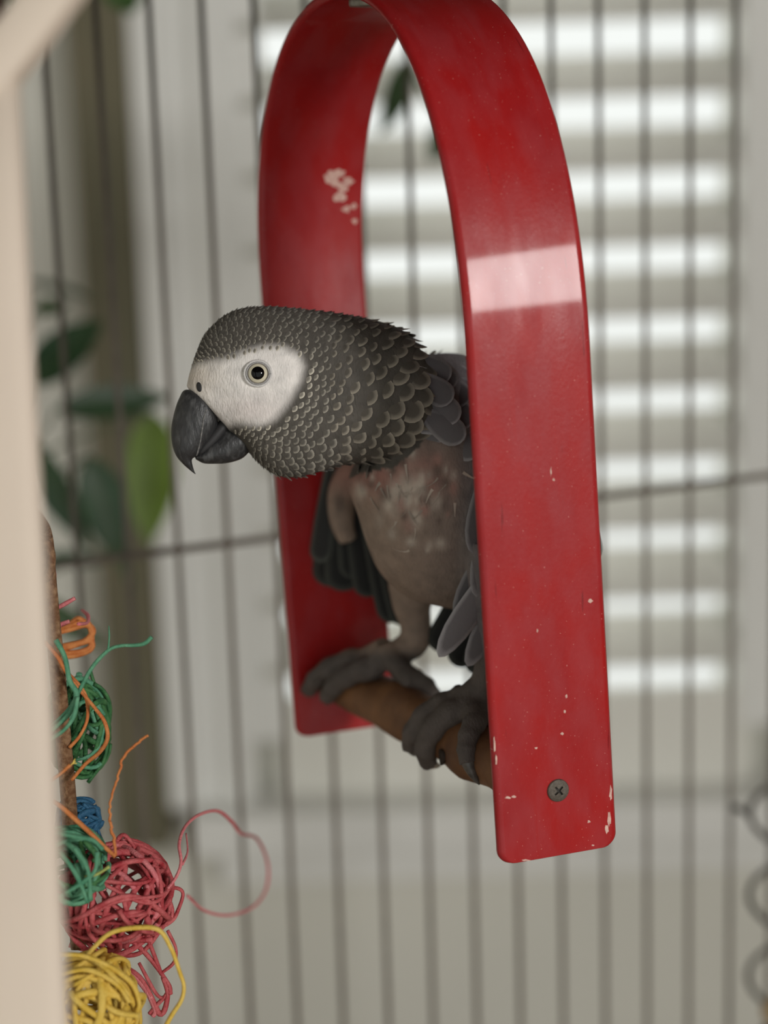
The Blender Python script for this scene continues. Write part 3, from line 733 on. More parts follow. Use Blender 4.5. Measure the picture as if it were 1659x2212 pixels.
ft_me = feather_mesh_obj('feather', FT[0], FT[1], FT[2], np.ones((len(FT[0]), 3)), M_fh)
# sampling
tri = []; 
for p in bme.polygons:
    v = p.vertices; tri.append((v[0], v[1], v[2]))
    if len(v) == 4: tri.append((v[0], v[2], v[3]))
tri = np.array(tri)
cen = px[tri].mean(1)
okt = inpoly(cen[:, 0], cen[:, 1], HEADP) & ~inpoly(cen[:, 0], cen[:, 1], FACE) & (cen[:, 2] < 0.80)
# drop the beak base
okt &= ~((cen[:, 0] < 545) & (cen[:, 1] > 880 + (cen[:, 0] - 440) * 0.75) & (cen[:, 1] < 990) & (cen[:, 0] < 535))
tri = tri[okt]
ar = np.linalg.norm(np.cross(co[tri[:, 1]] - co[tri[:, 0]], co[tri[:, 2]] - co[tri[:, 0]]), axis=1)
SZ = np.array([(415, 770, 10), (430, 735, 12), (470, 700, 14), (540, 690, 16), (540, 740, 13), (620, 690, 19), (620, 735, 15), (680, 760, 18), (720, 700, 26), (760, 740, 30), (830, 730, 40), (870, 780, 46), (780, 800, 37), (800, 860, 46), (880, 880, 50), (850, 940, 47), (690, 830, 17), (660, 870, 17), (710, 900, 25), (640, 920, 17), (540, 935, 13), (570, 980, 17), (620, 1000, 22), (680, 1000, 26), (750, 980, 37), (760, 920, 36), (800, 990, 42)], float)
SZ[:, 2] *= 0.88
FL = np.array([(412, 775, .35, -.75), (430, 735, .5, -.7), (470, 695, .85, -.5), (540, 680, 1, -.05), (540, 740, 1, .1), (620, 690, 1, .15), (620, 735, 1, .25), (720, 690, 1, .25), (830, 720, .85, .5), (890, 760, .6, .8), (760, 770, .95, .3), (820, 850, .95, .35), (890, 880, .8, .55), (850, 950, .9, .45), (690, 830, .9, .45), (660, 870, .8, .6), (600, 920, .7, .7), (540, 940, .7, .7), (570, 990, .8, .6), (640, 1010, .95, .3), (720, 990, .95, .3), (720, 900, .9, .45), (800, 990, .95, .3)], float)
def idw(tab, x, y):
    w_ = 1 / (((tab[:, 0] - x) ** 2 + (tab[:, 1] - y) ** 2) ** 1.5 + 1.0); return (tab[:, 2:] * w_[:, None]).sum(0) / w_.sum()
NC = 26000
pick = rng.choice(len(tri), NC, p=ar / ar.sum()); b1 = rng.random((NC, 2)); fl = b1.sum(1) > 1; b1[fl] = 1 - b1[fl]
cand = co[tri[pick, 0]] + (co[tri[pick, 1]] - co[tri[pick, 0]]) * b1[:, :1] + (co[tri[pick, 2]] - co[tri[pick, 0]]) * b1[:, 1:]
cpx = to_px(cand); acc = np.zeros((6000, 3)); arad = np.zeros(6000); na = 0; items = []
for k_ in range(NC):
    x, y = cpx[k_, :2]; sp_ = idw(SZ, x, y)[0] * ZH / FPX
    if na:
        d = np.linalg.norm(acc[:na] - cand[k_], axis=1)
        if (d < 0.80 * 0.5 * (sp_ + arad[:na])).any(): continue
    acc[na] = cand[k_]; arad[na] = sp_; na += 1
    h = BB.find_nearest(Vector(cand[k_])); items.append((cand[k_], np.array(h[1]), sp_, x, y))
    if na >= 5990: break
pos = np.array([i_[0] for i_ in items]); sps = np.array([i_[2] for i_ in items])
for it in range(18):
    D = pos[:, None] - pos[None]; dist = np.sqrt((D * D).sum(-1)) + 1e-9
    tgt = 0.5 * (sps[:, None] + sps[None]) * 1.02
    w_ = np.clip(1 - dist / tgt, 0, 1); np.fill_diagonal(w_, 0)
    pos = pos + (D / dist[..., None] * (w_ * tgt * 0.5)[..., None]).sum(1) * 0.55
    pos = np.array([BB.find_nearest(Vector(p_))[0] for p_ in pos])
ppx = to_px(pos); new = []
for k_ in range(len(pos)):
    h = BB.find_nearest(Vector(pos[k_])); x, y = ppx[k_, :2]
    if inpoly(np.array([x]), np.array([y]), FACE)[0] or not inpoly(np.array([x]), np.array([y]), HEADP)[0] or (x > 840 and y > 965) or x > 925: continue
    new.append((pos[k_], np.array(h[1]), idw(SZ, x, y)[0] * ZH / FPX, x, y))
items = new
def basis_for(n_, x, y, dirpx=None):
    d = dirpx if dirpx is not None else idw(FL, x, y)
    t_ = RT * d[0] - UP * d[1]; t_ = t_ - n_ * (t_ @ n_); t_ /= np.linalg.norm(t_) + 1e-9
    return t_, np.cross(n_, t_)
rec = []
for (p, n_, sp_, x, y) in items:
    t_, b_ = basis_for(n_, x, y)
    ang = rng.normal() * 0.07; t2_ = t_ * math.cos(ang) + b_ * math.sin(ang); b2_ = np.cross(n_, t2_)
    ln = sp_ * 1.72 * rng.uniform(0.95, 1.07); wdt = sp_ * 1.24 * rng.uniform(0.95, 1.06)
    tint = rng.uniform(0.85, 1.18); 
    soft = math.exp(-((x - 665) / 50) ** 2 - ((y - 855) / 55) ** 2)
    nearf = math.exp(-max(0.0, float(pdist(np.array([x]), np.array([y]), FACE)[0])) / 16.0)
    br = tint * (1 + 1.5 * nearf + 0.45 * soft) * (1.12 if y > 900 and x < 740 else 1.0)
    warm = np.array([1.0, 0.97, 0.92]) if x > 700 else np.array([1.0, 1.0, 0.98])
    facing = -(n_ @ FW)
    rec.append((p - t2_ * ln * 0.25, t2_, b2_, n_, ln, wdt, warm * br, facing * sp_ if facing > 0.1 else -1, facing))
rec.sort(key=lambda r: -r[7])
NI = 280
for (p, t_, b_, n_, ln, wdt, tint, _, fc) in rec[:NI]:
    o = link('feather', ft_me, None, parrot)
    R = Matrix(((t_[0], b_[0], n_[0]), (t_[1], b_[1], n_[1]), (t_[2], b_[2], n_[2]))).to_4x4()
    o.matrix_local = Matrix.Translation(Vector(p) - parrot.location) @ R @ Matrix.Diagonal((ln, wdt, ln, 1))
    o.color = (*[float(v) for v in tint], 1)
Vs = []; Fs = []; Us = []; Ts = []; n0 = 0
for (p, t_, b_, n_, ln, wdt, tint, _, fc) in rec[NI:]:
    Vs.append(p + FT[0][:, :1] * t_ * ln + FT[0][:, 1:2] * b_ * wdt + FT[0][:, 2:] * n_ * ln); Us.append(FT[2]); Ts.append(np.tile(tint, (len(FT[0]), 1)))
    Fs += [tuple(i + n0 for i in f) for f in FT[1]]; n0 += len(FT[0])
fm = feather_mesh_obj('small_feathers', np.vstack(Vs), Fs, np.vstack(Us), np.vstack(Ts), M_fh)
tag(link('small_feathers', fm, None, parrot), kind='stuff')
print('feathers', len(rec))

# long feathers: wing coverts, flight and tail feathers
def solid_feather(name, m, nl=10, nw=7, base=0.35, lift=0.05, cup_=0.12, tip=0.30, asp=2.2):
    V, F, U = feather_template(nl, nw, base, lift, cup_, tip, asp); nl = nl - 0
    nl = len(V) // nw - 1
    n = len(V); V2 = V.copy(); V2[:, 2] -= 0.012
    V = np.vstack([V, V2]); U = np.vstack([U, U]); F2 = F + [tuple(i + n for i in f[::-1]) for f in F]
    bd = [i * nw for i in range(nl + 1)] + [nl * nw + j for j in range(1, nw)] + [i * nw + nw - 1 for i in range(nl - 1, -1, -1)] + [j for j in range(nw - 2, 0, -1)]
    F2 += [(bd[(i + 1) % len(bd)], bd[i], bd[i] + n, bd[(i + 1) % len(bd)] + n) for i in range(len(bd))]
    return feather_mesh_obj(name, V, F2, U, np.ones((len(V), 3)), m)
cov_me = solid_feather('wing_feather', M_fw); fly_me = solid_feather('flight_feather', M_fd, base=0.5, tip=0.12, asp=4); tail_me = solid_feather('tail_feather', M_ft, base=0.6)
def place(me_, name, r, tpt, wpx, Zr, Zt, tint=1.0, roll=0.0, toward=None):
    a = P(r[0], r[1], Zr); b = P(tpt[0], tpt[1], Zt); d = b - a; ln = np.linalg.norm(d); d /= ln
    n_ = -FW if toward is None else toward
    n_ = n_ - d * (n_ @ d); n_ /= np.linalg.norm(n_); s_ = np.cross(n_, d)
    n2 = n_ * math.cos(roll) + s_ * math.sin(roll); s2 = np.cross(n2, d)
    o = link(name, me_, None, parrot); w_ = wpx * (Zr + Zt) / 2 / FPX
    R = Matrix(((d[0], s2[0], n2[0]), (d[1], s2[1], n2[1]), (d[2], s2[2], n2[2]))).to_4x4()
    o.matrix_local = Matrix.Translation(Vector(a) - parrot.location) @ R @ Matrix.Diagonal((ln, w_, min(ln, w_ * 1.6), 1))
    t3 = tint if isinstance(tint, tuple) else (tint, tint, tint)
    o.color = (*t3, 1); return o
def sz(x, y, off=0.0):
    h, n_ = ray(BB, x, y)
    if h is None: return None
    return to_px(h)[2] - off
# near wing: rows of rounded coverts over the shoulder and side, then flight feathers
rowsC = []
for (x0, y0, x1, y1, n_, ln, w_) in ((905, 765, 1060, 790, 6, 85, 58), (912, 800, 1110, 850, 7, 90, 60), (918, 842, 1150, 920, 7, 95, 62), (915, 890, 1180, 990, 7, 100, 64), (985, 940, 1200, 1060, 6, 110, 66), (1010, 1010, 1220, 1130, 5, 130, 70)):
    for i in range(n_):
        f_ = i / (n_ - 1); rowsC.append((x0 + (x1 - x0) * f_ + rng.normal() * 6, y0 + (y1 - y0) * f_ + rng.normal() * 6, ln, w_))
for (x, y, ln, w_) in rowsC:
    z0 = sz(x, y)
    if z0 is None or x > 1165: continue
    dx, dy = 0.72 + rng.normal() * 0.08, 0.62 + rng.normal() * 0.08
    z1 = sz(x + ln * dx, y + ln * dy); z1 = z0 if z1 is None else z1
    place(cov_me, 'wing_feather', (x, y), (x + ln * dx, y + ln * dy), w_, z0 + 0.001, min(z1, z0 + 0.006) - 0.0035, rng.uniform(0.8, 1.15))
for (r, tp, w_, off, ti) in (((905, 800), (948, 845), 48, .004, 1.25), ((925, 852), (962, 876), 34, .005, 1.3), ((905, 925), (975, 888), 74, .006, 1.25), ((900, 960), (958, 925), 46, .004, 1.2)):
    z0 = sz(*r) or 0.74; z1 = sz(*tp) or z0
    place(cov_me, 'wing_feather', r, tp, w_, z0, z1 - off, ti)
for (r, tp, w_, z0, z1, ti) in (((1075, 960), (1022, 1195), 58, .722, .722, .85), ((1110, 1000), (1030, 1290), 62, .722, .724, .9), ((1130, 1080), (985, 1335), 60, .724, .730, .8), ((1150, 1130), (948, 1420), 62, .722, .728, 1.35), ((1170, 1150), (1010, 1440), 58, .726, .732, 1.0)):
    place(cov_me, 'wing_feather', r, tp, w_, z0, z1, ti, roll=0.25)
for (r, tp, w_, z0, z1) in (((1180, 1130), (1085, 1470), 56, .726, .736), ((1190, 1120), (1140, 1480), 56, .728, .738), ((1200, 1100), (1190, 1460), 56, .730, .740), ((1215, 1060), (1240, 1420), 56, .734, .745), ((1225, 980), (1280, 1215), 60, .740, .755), ((1080, 1150), (938, 1405), 62, .79, .80), ((1100, 1180), (985, 1440), 66, .785, .79), ((1120, 1200), (1020, 1455), 60, .78, .785)):
    place(fly_me, 'flight_feather', r, tp, w_, z0, z1, 1.0)
for i in range(5):
    place(tail_me, 'tail_feather', (1190 + i * 14, 1250), (1150 + i * 32, 1530 - abs(i - 2) * 12), 52, .775 + i * .003, .80 + i * .003)
# far wing hanging open
for (r, tp, w_, z0, z1, ti, ro) in (((712, 1010), (688, 1215), 52, .825, .832, 2.2, -.3), ((722, 1010), (712, 1268), 84, .828, .835, 1.2, -.15), ((735, 1020), (742, 1278), 80, .824, .832, 1.2, 0), ((745, 1040), (765, 1250), 60, .820, .828, 1.2, 0.1), ((760, 1060), (800, 1290), 64, .818, .826, 1.2, .1), ((790, 1090), (850, 1345), 60, .815, .822, 1.2, .1), ((815, 1130), (872, 1350), 50, .812, .82, 1.2, .1)):
    place(fly_me, 'flight_feather', r, tp, w_, z0, z1, ti, ro)
# sparse down on the plucked chest
Vs = []; Fs = []; n0 = 0; tcol = []
for k_ in range(26):
    x = rng.normal(885, 55); y = rng.normal(1050, 45)
    if y < 1000 or x > 1010 or x < 770: continue
    h, n_ = ray(BB, x, y)
    if h is None: continue
    t_, b_ = basis_for(n_, x, y, np.array([rng.normal() * 0.6, 1.0])); ln = rng.uniform(0.004, 0.009); w_ = rng.uniform(0.0003, 0.0008)
    bend = rng.normal() * 0.5; c3 = np.array([0.42, 0.36, 0.31]) * rng.uniform(0.7, 1.1)
    for i in range(5):
        f_ = i / 4; c = h + t_ * ln * f_ + b_ * ln * bend * f_ * f_ + n_ * ln * (0.22 * f_ - 0.12 * f_ * f_ - 0.01); ww = w_ * (1 - f_ * 0.8)
        Vs += [c - b_ * ww, c + b_ * ww]; tcol += [c3, c3]
    Fs += [(n0 + 2 * i, n0 + 2 * i + 1, n0 + 2 * i + 3, n0 + 2 * i + 2) for i in range(4)]; n0 += 10
me = mesh('down', Vs, Fs); ca = me.color_attributes.new('Col', 'FLOAT_COLOR', 'POINT'); ca.data.foreach_set('color', np.hstack([np.array(tcol), np.ones((len(Vs), 1))]).ravel())
tag(link('down', me, M_body, parrot), kind='stuff')

# ------------------------------------------------------------------ beige post with a slanted brace
ZP = 0.50
post = empty('beige_post', P(20, 2400, ZP))
tag(post, 'out-of-focus beige upright post with a slanted brace, in front of the hanging toys', 'post')
def sweep_rect(name, pts, w_, d_, m, parent, bev=0.25):
    """rounded rectangular bar: w_ across the view, d_ in depth"""
    pts = np.asarray(pts, float); V = []; ns = 20
    T = np.gradient(pts, axis=0); T /= np.linalg.norm(T, axis=1)[:, None]
    for i, p in enumerate(pts):
        side = np.cross(T[i], FW); side /= np.linalg.norm(side); dep = np.cross(side, T[i])
        for a in np.linspace(0, 2 * math.pi, ns, endpoint=False):
            c, s = math.cos(a), math.sin(a)
            V.append(p + side * w_ / 2 * math.copysign(abs(c) ** 0.45, c) + dep * d_ / 2 * math.copysign(abs(s) ** 0.45, s))
    rings = np.array(V).reshape(len(pts), ns, 3); v, f = rings_vf(list(rings)); return link(name, mesh(name, v, f), m, parent)
wpost = 0.030; hp = wpost / 2 * FPX / ZP
sweep_rect('upright', [P(38 - hp, 100, ZP), P(68 - hp, 700, ZP), P(100 - hp, 1250, ZP), P(128 - hp, 1800, ZP), P(148 - hp, 2212, ZP), P(160 - hp, 2450, ZP), np.array([*P(160 - hp, 2450, ZP)[:2], 0.6]), np.array([*P(160 - hp, 2450, ZP)[:2], 0.0])], wpost, 0.012, M_post, post)
sweep_rect('brace', [P(-120, 260, ZP), P(-20, 165, ZP), P(62, 60, ZP), P(140, -45, ZP), P(220, -160, ZP), P(420, -450, ZP), P(610, -730, ZP)], 0.0150, 0.015, M_post, post)
o = sweep_rect('maroon_bar', [P(-60, -700, ZP + .03), P(-12, -60, ZP + .03), P(-12, 60, ZP + .03), P(-22, 150, ZP + .025), P(-45, 300, ZP + .006)], 0.006, 0.006, mat('maroon_paint', (0.12, 0.035, 0.03), 0.5, (0.09, 0.03, 0.025), 60), post)

# ------------------------------------------------------------------ hanging foraging toy
def pxpath(pts, Z):
    return np.array([P(p[0], p[1], p[2] if len(p) > 2 else Z) for p in pts])
def strand(parent, m, pts, Z, wpx, name='strand', taper=0.0, ns=7, kink=0.0):
    X = smooth_path(pxpath(pts, Z), 7)
    if kink: X = X + rng.normal(size=X.shape) * kink * 0.0002
    n = len(X); r = wpx / 2 * Z / FPX * (1 - taper * np.linspace(0, 1, n)) * (1 + 0.10 * np.sin(np.linspace(0, 9, n) + rng.random() * 6))
    return tube(name, X, r, m, parent, ns, 0.8)
def vine_ball(label, m, cx, cy, Z, R, n, wpx, cat='toy ball', sy=1.0, m2=None, wob=0.12, core=None):
    c = P(cx, cy, Z); ro = R * Z / FPX; e = empty('vine_ball', c - np.array([0, 0, ro * sy]))
    tag(e, label, cat, 'woven vine balls on the hanging toy')
    for k_ in range(n):
        axis = rng.normal(size=3); axis /= np.linalg.norm(axis)
        u1 = np.cross(axis, rng.normal(size=3)); u1 /= np.linalg.norm(u1); v1 = np.cross(axis, u1)
        span = rng.uniform(0.8, 1.6) * math.pi; off = rng.normal() * 0.45; a0 = rng.random() * 6.28
        rr = rng.uniform(0.80, 1.0); pts = []
        ph = rng.random(3) * 6.28
        for s in np.linspace(0, 1, 22):
            a = a0 + span * s; dd = math.cos(a) * u1 + math.sin(a) * v1 + axis * (off + wob * math.sin(3 * a + ph[0])); dd /= np.linalg.norm(dd)
            p = dd * ro * rr * (1 + wob * 0.5 * math.sin(2.3 * a + ph[1])); p[2] *= sy; pts.append(c + p)
        mm = m2 if (m2 and rng.random() < 0.3) else m
        w_ = wpx / 2 * Z / FPX * rng.uniform(0.75, 1.2)
        tube('strand', pts, w_, mm, e, 7, 0.75)
    return e
ZT_ = 0.69
strap = empty('suede_strap', P(160, 1780, ZT_ + .01)); tag(strap, 'brown suede strap running down through the coloured vine balls', 'strap')
X = smooth_path(pxpath([(35, 1060, ZP + .005), (55, 1085, ZP + .05), (80, 1118, ZT_ - .03), (97, 1155), (104, 1240), (112, 1330), (122, 1430), (131, 1530), (139, 1620), (146, 1700), (151, 1775), (158, 1900), (170, 2050)], ZT_ + .012), 6)
tube('strap_band', X, 18 * ZT_ / FPX, M_strap, strap, 10, 0.6)
X = smooth_path(pxpath([(96, 1172), (106, 1178), (112, 1205), (108, 1238), (98, 1252)], ZT_ + .008), 6)
tube('strap_knot', X, 11 * ZT_ / FPX, M_strap, strap, 10, 0.8)

br = vine_ball('red woven vine ball with loose loops, above the yellow ball', M_vred, 250, 1935, ZT_ + .012, 122, 44, 14, m2=M_vpink)
for pts, w_, m in (([(235, 1850), (262, 1805), (285, 1822), (310, 1870), (345, 1900)], 12, M_vred), ([(150, 1990), (215, 2060), (300, 2110), (345, 2190), (362, 2150), (352, 2110)], 15, M_vred),
                   ([(150, 2040), (250, 2075), (310, 2130), (335, 2180), (330, 2195)], 16, M_vpink), ([(320, 2030), (345, 2095), (362, 2140), (335, 2175), (322, 2190)], 11, M_vred), ([(362, 2010), (380, 2050), (375, 2080), (345, 2105)], 9, M_vred),
                   ([(345, 1925), (378, 1918), (395, 1930), (385, 1965), (370, 1990), (330, 2010), (290, 2018)], 11, M_vred), ([(220, 2060), (300, 2060), (350, 2005), (372, 1975), (360, 1930)], 12, M_vred),
                   ([(180, 2000), (260, 2030), (330, 2030)], 15, M_vred), ([(300, 2080), (340, 2150), (365, 2150)], 10, M_vred), ([(215, 1990), (300, 2045), (360, 2120), (368, 2148)], 13, M_vred)):
    strand(br, m, pts, ZT_ + .014, w_)
strand(br, M_vpink, [(352, 1932, .695), (380, 1895, .698), (391, 1862, .70), (387, 1822, .705), (400, 1786, .715), (430, 1760, .73), (470, 1752, .76), (500, 1775, .79), (520, 1800, .82), (555, 1812, .85), (578, 1865, .87), (575, 1920, .87), (545, 1960, .85), (492, 1977, .82), (440, 1966, .80), (405, 1935, .78)], ZT_, 9)
strand(br, M_vpink, [(394, 1868, .70), (405, 1840, .71), (402, 1800, .72)], ZT_, 6, taper=.5)
by = vine_ball('yellow woven vine ball at the bottom of the hanging toy', M_vyel, 190, 2172, ZT_ - .016, 118, 46, 15)
strand(by, M_vyel, [(120, 2140), (160, 2098), (200, 2050), (240, 2015), (295, 2004), (343, 2009), (370, 2050), (388, 2100), (397, 2130), (392, 2160), (370, 2195), (345, 2240)], ZT_ - .02, 13)
strand(by, M_vyel, [(120, 2062), (180, 2065), (240, 2090), (285, 2125), (300, 2165), (296, 2185)], ZT_ - .026, 15)
strand(by, M_vyel, [(130, 2105), (190, 2095), (250, 2125), (280, 2165)], ZT_ - .03, 14)
strand(by, M_vyel, [(140, 2145), (200, 2155), (250, 2185), (300, 2195)], ZT_ - .032, 16)
bg1 = vine_ball('green woven vine ball overlapping the red ball', M_vgreen, 150, 1870, ZT_ - .008, 85, 26, 13, m2=M_vgreen2)
for pts in ([(130, 1800), (165, 1808), (200, 1815), (222, 1835)], [(130, 1840), (165, 1890), (190, 1950)], [(140, 1930), (180, 1905), (205, 1880), (210, 1840)], [(160, 1830), (190, 1880), (195, 1945)]):
    strand(bg1, M_vgreen, pts, ZT_ - .025, 13)
strand(bg1, M_vlime, [(180, 1895), (210, 1888), (236, 1872)], ZT_ - .02, 9)
bg2 = vine_ball('dark green vine ball behind the suede strap with orange strands around it', M_vgreen2, 165, 1570, ZT_ + .03, 78, 36, 12, sy=1.45, m2=M_vgreen)
strand(bg2, M_vgreen, [(105, 1575), (150, 1530), (172, 1490), (200, 1440), (235, 1404), (262, 1395), (290, 1394), (312, 1390), (328, 1376)], ZT_ - .004, 11)
strand(bg2, M_vgreen, [(234, 1402), (236, 1375), (235, 1352)], ZT_ - .004, 6, taper=.5)
strand(bg2, M_vgreen, [(120, 1382), (140, 1420), (150, 1470), (165, 1500), (150, 1540), (110, 1580)], ZT_ - .006, 15)
strand(bg2, M_vgreen, [(105, 1600), (140, 1575), (160, 1545), (168, 1505)], ZT_ - .01, 12)
strand(bg2, M_vgreen2, [(195, 1450), (210, 1500), (230, 1580), (225, 1640), (190, 1690)], ZT_ + .03, 11)
bb_ = vine_ball('small blue vine ball half hidden behind the strap', M_vblue, 170, 1768, ZT_ + .022, 48, 26, 14)
strand(bb_, M_vblue, [(190, 1740), (205, 1775), (225, 1830), (240, 1850)], ZT_ + .026, 10)
bo = empty('orange_raffia_bow', P(150, 1410, ZT_ + .05)); tag(bo, 'frayed orange raffia bow below the pink strands', 'raffia bow')
for pts, w_ in (([(100, 1372), (150, 1360), (185, 1350), (200, 1362), (190, 1380), (160, 1395), (130, 1402)], 17), ([(105, 1365), (160, 1348), (188, 1345), (198, 1372), (192, 1400), (150, 1410), (110, 1402)], 15), ([(120, 1398), (160, 1392), (196, 1385), (194, 1405), (150, 1418), (110, 1410)], 16), ([(110, 1355), (150, 1345), (170, 1335), (192, 1352), (201, 1366)], 12)):
    strand(bo, M_vora, pts, ZT_ + .05, w_)
pk = empty('pink_raffia_strands', P(120, 1370, ZT_ + .02)); tag(pk, 'pink raffia strands sticking out above the orange bow', 'raffia')
for pts, w_ in (([(105, 1300), (112, 1270), (118, 1245), (115, 1230)], 11), ([(100, 1325), (130, 1310), (162, 1292)], 12), ([(100, 1365), (125, 1352), (150, 1342)], 13), ([(170, 1348, .70), (188, 1345, .72), (190, 1330, .73), (178, 1318, .74)], 9), ([(105, 1310), (110, 1335), (125, 1345)], 12)):
    strand(pk, M_vpink, pts, ZT_ + .02, w_)
os_ = empty('orange_vine', P(160, 1685, ZT_ + .01)); tag(os_, 'two orange vine strands looping around the dark green ball', 'vine')
strand(os_, M_vora, [(95, 1385), (125, 1420), (140, 1448), (172, 1490), (205, 1530), (226, 1560), (232, 1595), (215, 1625), (185, 1650), (155, 1685)], ZT_ + .006, 11)
strand(os_, M_vora, [(148, 1455), (175, 1485), (188, 1515), (188, 1555), (172, 1590), (150, 1615)], ZT_ + .01, 10)
ov = empty('orange_vine', P(250, 1850, ZT_ - .01)); tag(ov, 'kinked orange vine standing upright from the red ball', 'vine')
strand(ov, M_vora, [(115, 1730), (135, 1745), (190, 1795), (235, 1838), (250, 1850)], ZT_ - .012, 13)
strand(ov, M_vora, [(250, 1850), (247, 1815), (240, 1785), (237, 1760), (243, 1715), (257, 1670), (265, 1640), (285, 1615), (320, 1588)], ZT_ - .012, 7, kink=1.0)
ot = empty('orange_vine', P(130, 1675, ZT_ - .01)); tag(ot, 'short frayed orange vine stub crossing the suede strap', 'vine')
strand(ot, M_vora, [(105, 1690), (130, 1672), (152, 1652)], ZT_ - .012, 10)
for dx, dy in ((0, -4), (6, -2), (10, 3), (4, -7)): strand(ot, M_vyel, [(148, 1656), (156, 1650), (160 + dx * .6, 1646 + dy)], ZT_ - .012, 3, name='frayed_end', ns=5)

# ------------------------------------------------------------------ coiled wire clipped to the cage
ob = cb + ce * CD * 7; cz0 = to_px(ob)[2]
cp0 = hitY(1652, 1745, ob[1] + 0.0)
coil = empty('wire_coil', cp0 - np.array([0, 0, 0.2])); tag(coil, 'dark spiral wire hanging from the cage bar', 'coil')
pitch_ = 192 * cp0[1] / FPX * 1.02; rc = 44 * cp0[1] / FPX; pts = []
for a in np.linspace(-0.28 * 2 * math.pi, 3.3 * 2 * math.pi, 200):
    pts.append(cp0 + np.array([-rc * math.cos(a), -0.002 - rc - rc * math.sin(a) * 0.9, -pitch_ * a / (2 * math.pi)]))
tube('spiral', pts, 0.0022, M_dark, coil, 8)
hk = cp0 + np.array([-rc, -0.002 - rc, 0]); bx = ob + cup * ((hk[2] - ob[2]))
tube('hook', smooth_path([hk, (hk + bx) / 2 + np.array([0, 0, .002]), bx], 5), 0.0022, M_dark, coil, 8)
bdc = P(1672, 2178, to_px(cp0)[2]); rings = []
for v in np.linspace(0.05, math.pi - 0.05, 14):
    rings.append(np.array([bdc + np.array([0, -0.002 - rc, 0]) * 0.3 + 0.010 * (math.sin(v) * np.array([math.cos(a), math.sin(a), 0]) + np.array([0, 0, 1.05 * math.cos(v)])) for a in np.linspace(0, 6.283, 20, endpoint=False)]))
V, F = rings_vf(rings); bd = link('wooden_bead', mesh('wooden_bead', V, F), M_bead); tag(bd, 'round tan wooden bead inside the wire coil', 'bead')

# ------------------------------------------------------------------ plants behind the cage
def leaf(parent, root, tip, wpx, Z0, Z1, m, bend=0.06, roll=0.2, name='leaf'):
    a = P(root[0], root[1], Z0); b = P(tip[0], tip[1], Z1); d = b - a; L_ = np.linalg.norm(d); d /= L_
    n_ = -FW - d * (-FW @ d); n_ /= np.linalg.norm(n_); s_ = np.cross(n_, d)
    n2 = n_ * math.cos(roll) + s_ * math.sin(roll); s2 = np.cross(n2, d); W_ = wpx * (Z0 + Z1) / 2 / FPX
    NL, NW = 14, 7; V = []
    for i in range(NL + 1):
        f_ = i / NL; w_ = W_ * max(0.015, math.sin(math.pi * min(1, f_ ** 0.8)) ** 0.8)
        for j in range(NW):
            u = j / (NW - 1) - 0.5
            V.append(a + d * L_ * f_ + s2 * w_ * u + n2 * (bend * L_ * math.sin(math.pi * f_) - 0.18 * w_ * (1 - 4 * u * u) * 0.6 + 0.012 * W_ * math.sin(9 * f_ + u * 4)))
    top_ = list(V); n0 = len(V); V += [p - n2 * 0.0006 for p in top_]
    F = [(i * NW + j, (i + 1) * NW + j, (i + 1) * NW + j + 1, i * NW + j + 1) for i in range(NL) for j in range(NW - 1)]
    F += [tuple(x + n0 for x in f[::-1]) for f in F]
    o = link(name, mesh(name, V, F), m, parent)
    tube('midrib', smooth_path([a + d * L_ * f_ + n2 * (bend * L_ * math.sin(math.pi * f_) - 0.108 * W_ * math.sin(math.pi * min(1, f_ ** 0.8)) ** 0.8 + 0.0008) for f_ in np.linspace(0, 0.95, 6)], 3), 0.0009, M_stem, o, 6)
    return a
ZPL = 1.42
tb = hitY(40, 1500, 1.40)
plant = empty('potted_plant', (tb[0] - 0.03, tb[1], 0.0)); tag(plant, 'leafy dark green houseplant standing behind the cage near the tan trim', 'plant')
pb = np.array([tb[0] - 0.03, tb[1], 0.0])
rings = [np.array([pb + np.array([r * math.cos(a), r * math.sin(a), h]) for a in np.linspace(0, 6.2832, 28, endpoint=False)]) for r, h in ((0.001, 0.0), (0.10, 0.0), (0.105, 0.01), (0.14, 0.24), (0.148, 0.24), (0.15, 0.27), (0.135, 0.272), (0.13, 0.24), (0.001, 0.238))]
V, F = rings_vf(rings); link('pot', mesh('pot', V, F), M_pot, plant)
rings = [np.array([pb + np.array([r * math.cos(a), r * math.sin(a), h]) for a in np.linspace(0, 6.2832, 28, endpoint=False)]) for r, h in ((0.001, 0.236), (0.131, 0.242), (0.12, 0.252), (0.06, 0.258), (0.001, 0.256))]
V, F = rings_vf(rings); link('soil', mesh('soil', V, F), M_soil, plant)
trunk_top = P(-25, -140, ZPL); tk = smooth_path([pb + np.array([0, 0, 0.24]), P(45, 1900, ZPL), P(30, 1100, ZPL), P(5, 400, ZPL), trunk_top], 8)
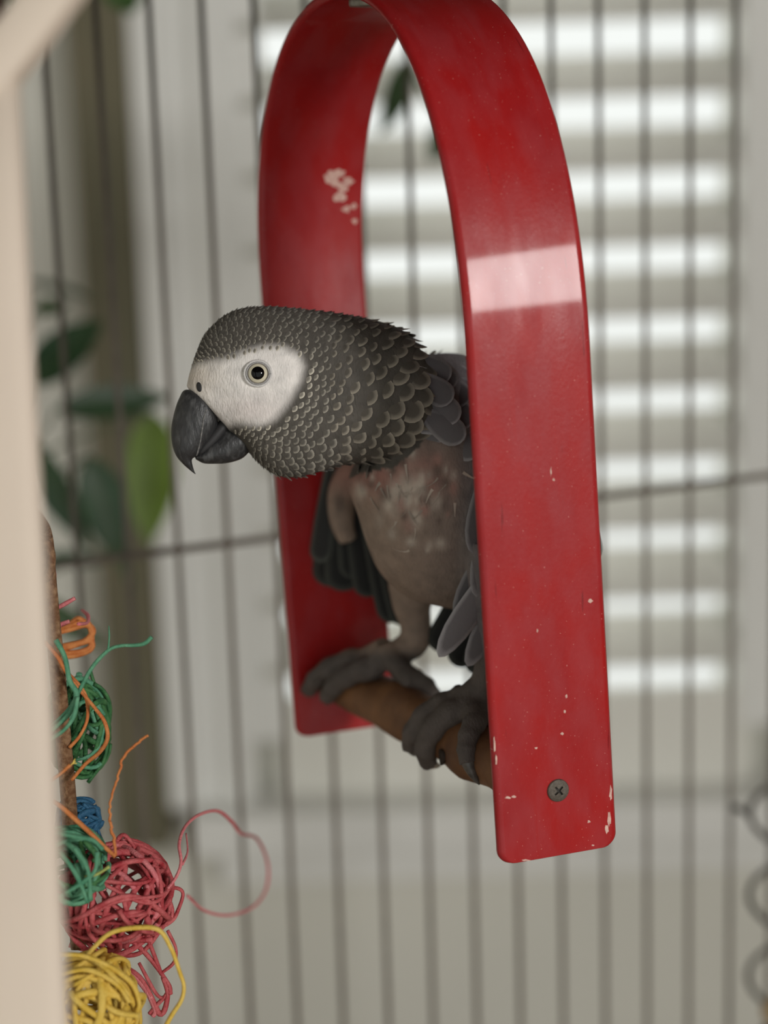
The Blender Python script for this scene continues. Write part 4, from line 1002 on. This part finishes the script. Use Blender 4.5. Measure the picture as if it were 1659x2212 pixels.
tube('trunk', tk, np.linspace(0.012, 0.006, len(tk)), M_stem, plant, 10)
for (root, tip, w_, z0, z1, m, ro) in (((60, 830), (222, 690), 105, 1.40, 1.42, M_leafd, .3), ((120, 885), (372, 858), 75, 1.40, 1.44, M_leafd, .2), ((60, 950), (200, 1190), 80, 1.40, 1.40, M_leafd, -.2), ((190, 985), (262, 1215), 105, 1.38, 1.40, M_leafd, .3),
                                       ((70, 670), (150, 660), 40, 1.42, 1.44, M_leafm, .3), ((330, 890), (322, 1178), 118, 1.46, 1.45, M_leafl, .1), ((95, 1200), (230, 1215), 34, 1.40, 1.42, M_leafd, .2), ((60, 1290), (225, 1400), 62, 1.40, 1.42, M_leafm, .2),
                                       ((60, 610), (215, 655), 60, 1.50, 1.55, M_leafm, 1.2), ((10, -40), (42, 30), 60, 1.42, 1.42, M_leafm, .2), ((250, -60), (285, 30), 95, 1.46, 1.46, M_leafm, .2), ((255, 1190), (288, 1275), 22, 1.38, 1.38, M_leafm, .2)):
    a = leaf(plant, root, tip, w_, z0, z1, m, roll=ro)
    # petiole back to the trunk
    px_t = to_px(tk); j = int(np.argmin(np.abs(px_t[:, 1] - (root[1] + 90)))); 
    tube('petiole', smooth_path([tk[j], tk[j] * 0.45 + a * 0.55 + np.array([0, 0.03, 0.0]), a], 5), 0.0016, M_stem, plant, 6)
hang = empty('hanging_plant', P(930, -150, 1.52)); tag(hang, 'green leaves hanging in front of the shutters behind the red arch', 'plant')
hb0 = P(905, -120, 1.52); hb1 = np.array([hb0[0], hb0[1], 2.80])
tube('vine_stem', smooth_path([hb1, hb0 + np.array([0, 0, .1]), P(900, 40, 1.52), P(888, 125, 1.50), P(945, 250, 1.52), P(965, 280, 1.52)], 6), 0.002, M_stem, hang, 6)
leaf(hang, (888, 120), (822, 292), 62, 1.50, 1.50, M_leafm, roll=.35)
leaf(hang, (975, 260), (930, 350), 60, 1.52, 1.52, M_leafm, roll=.2)
leaf(hang, (900, 30), (980, 120), 50, 1.52, 1.54, M_leafm, roll=.2)
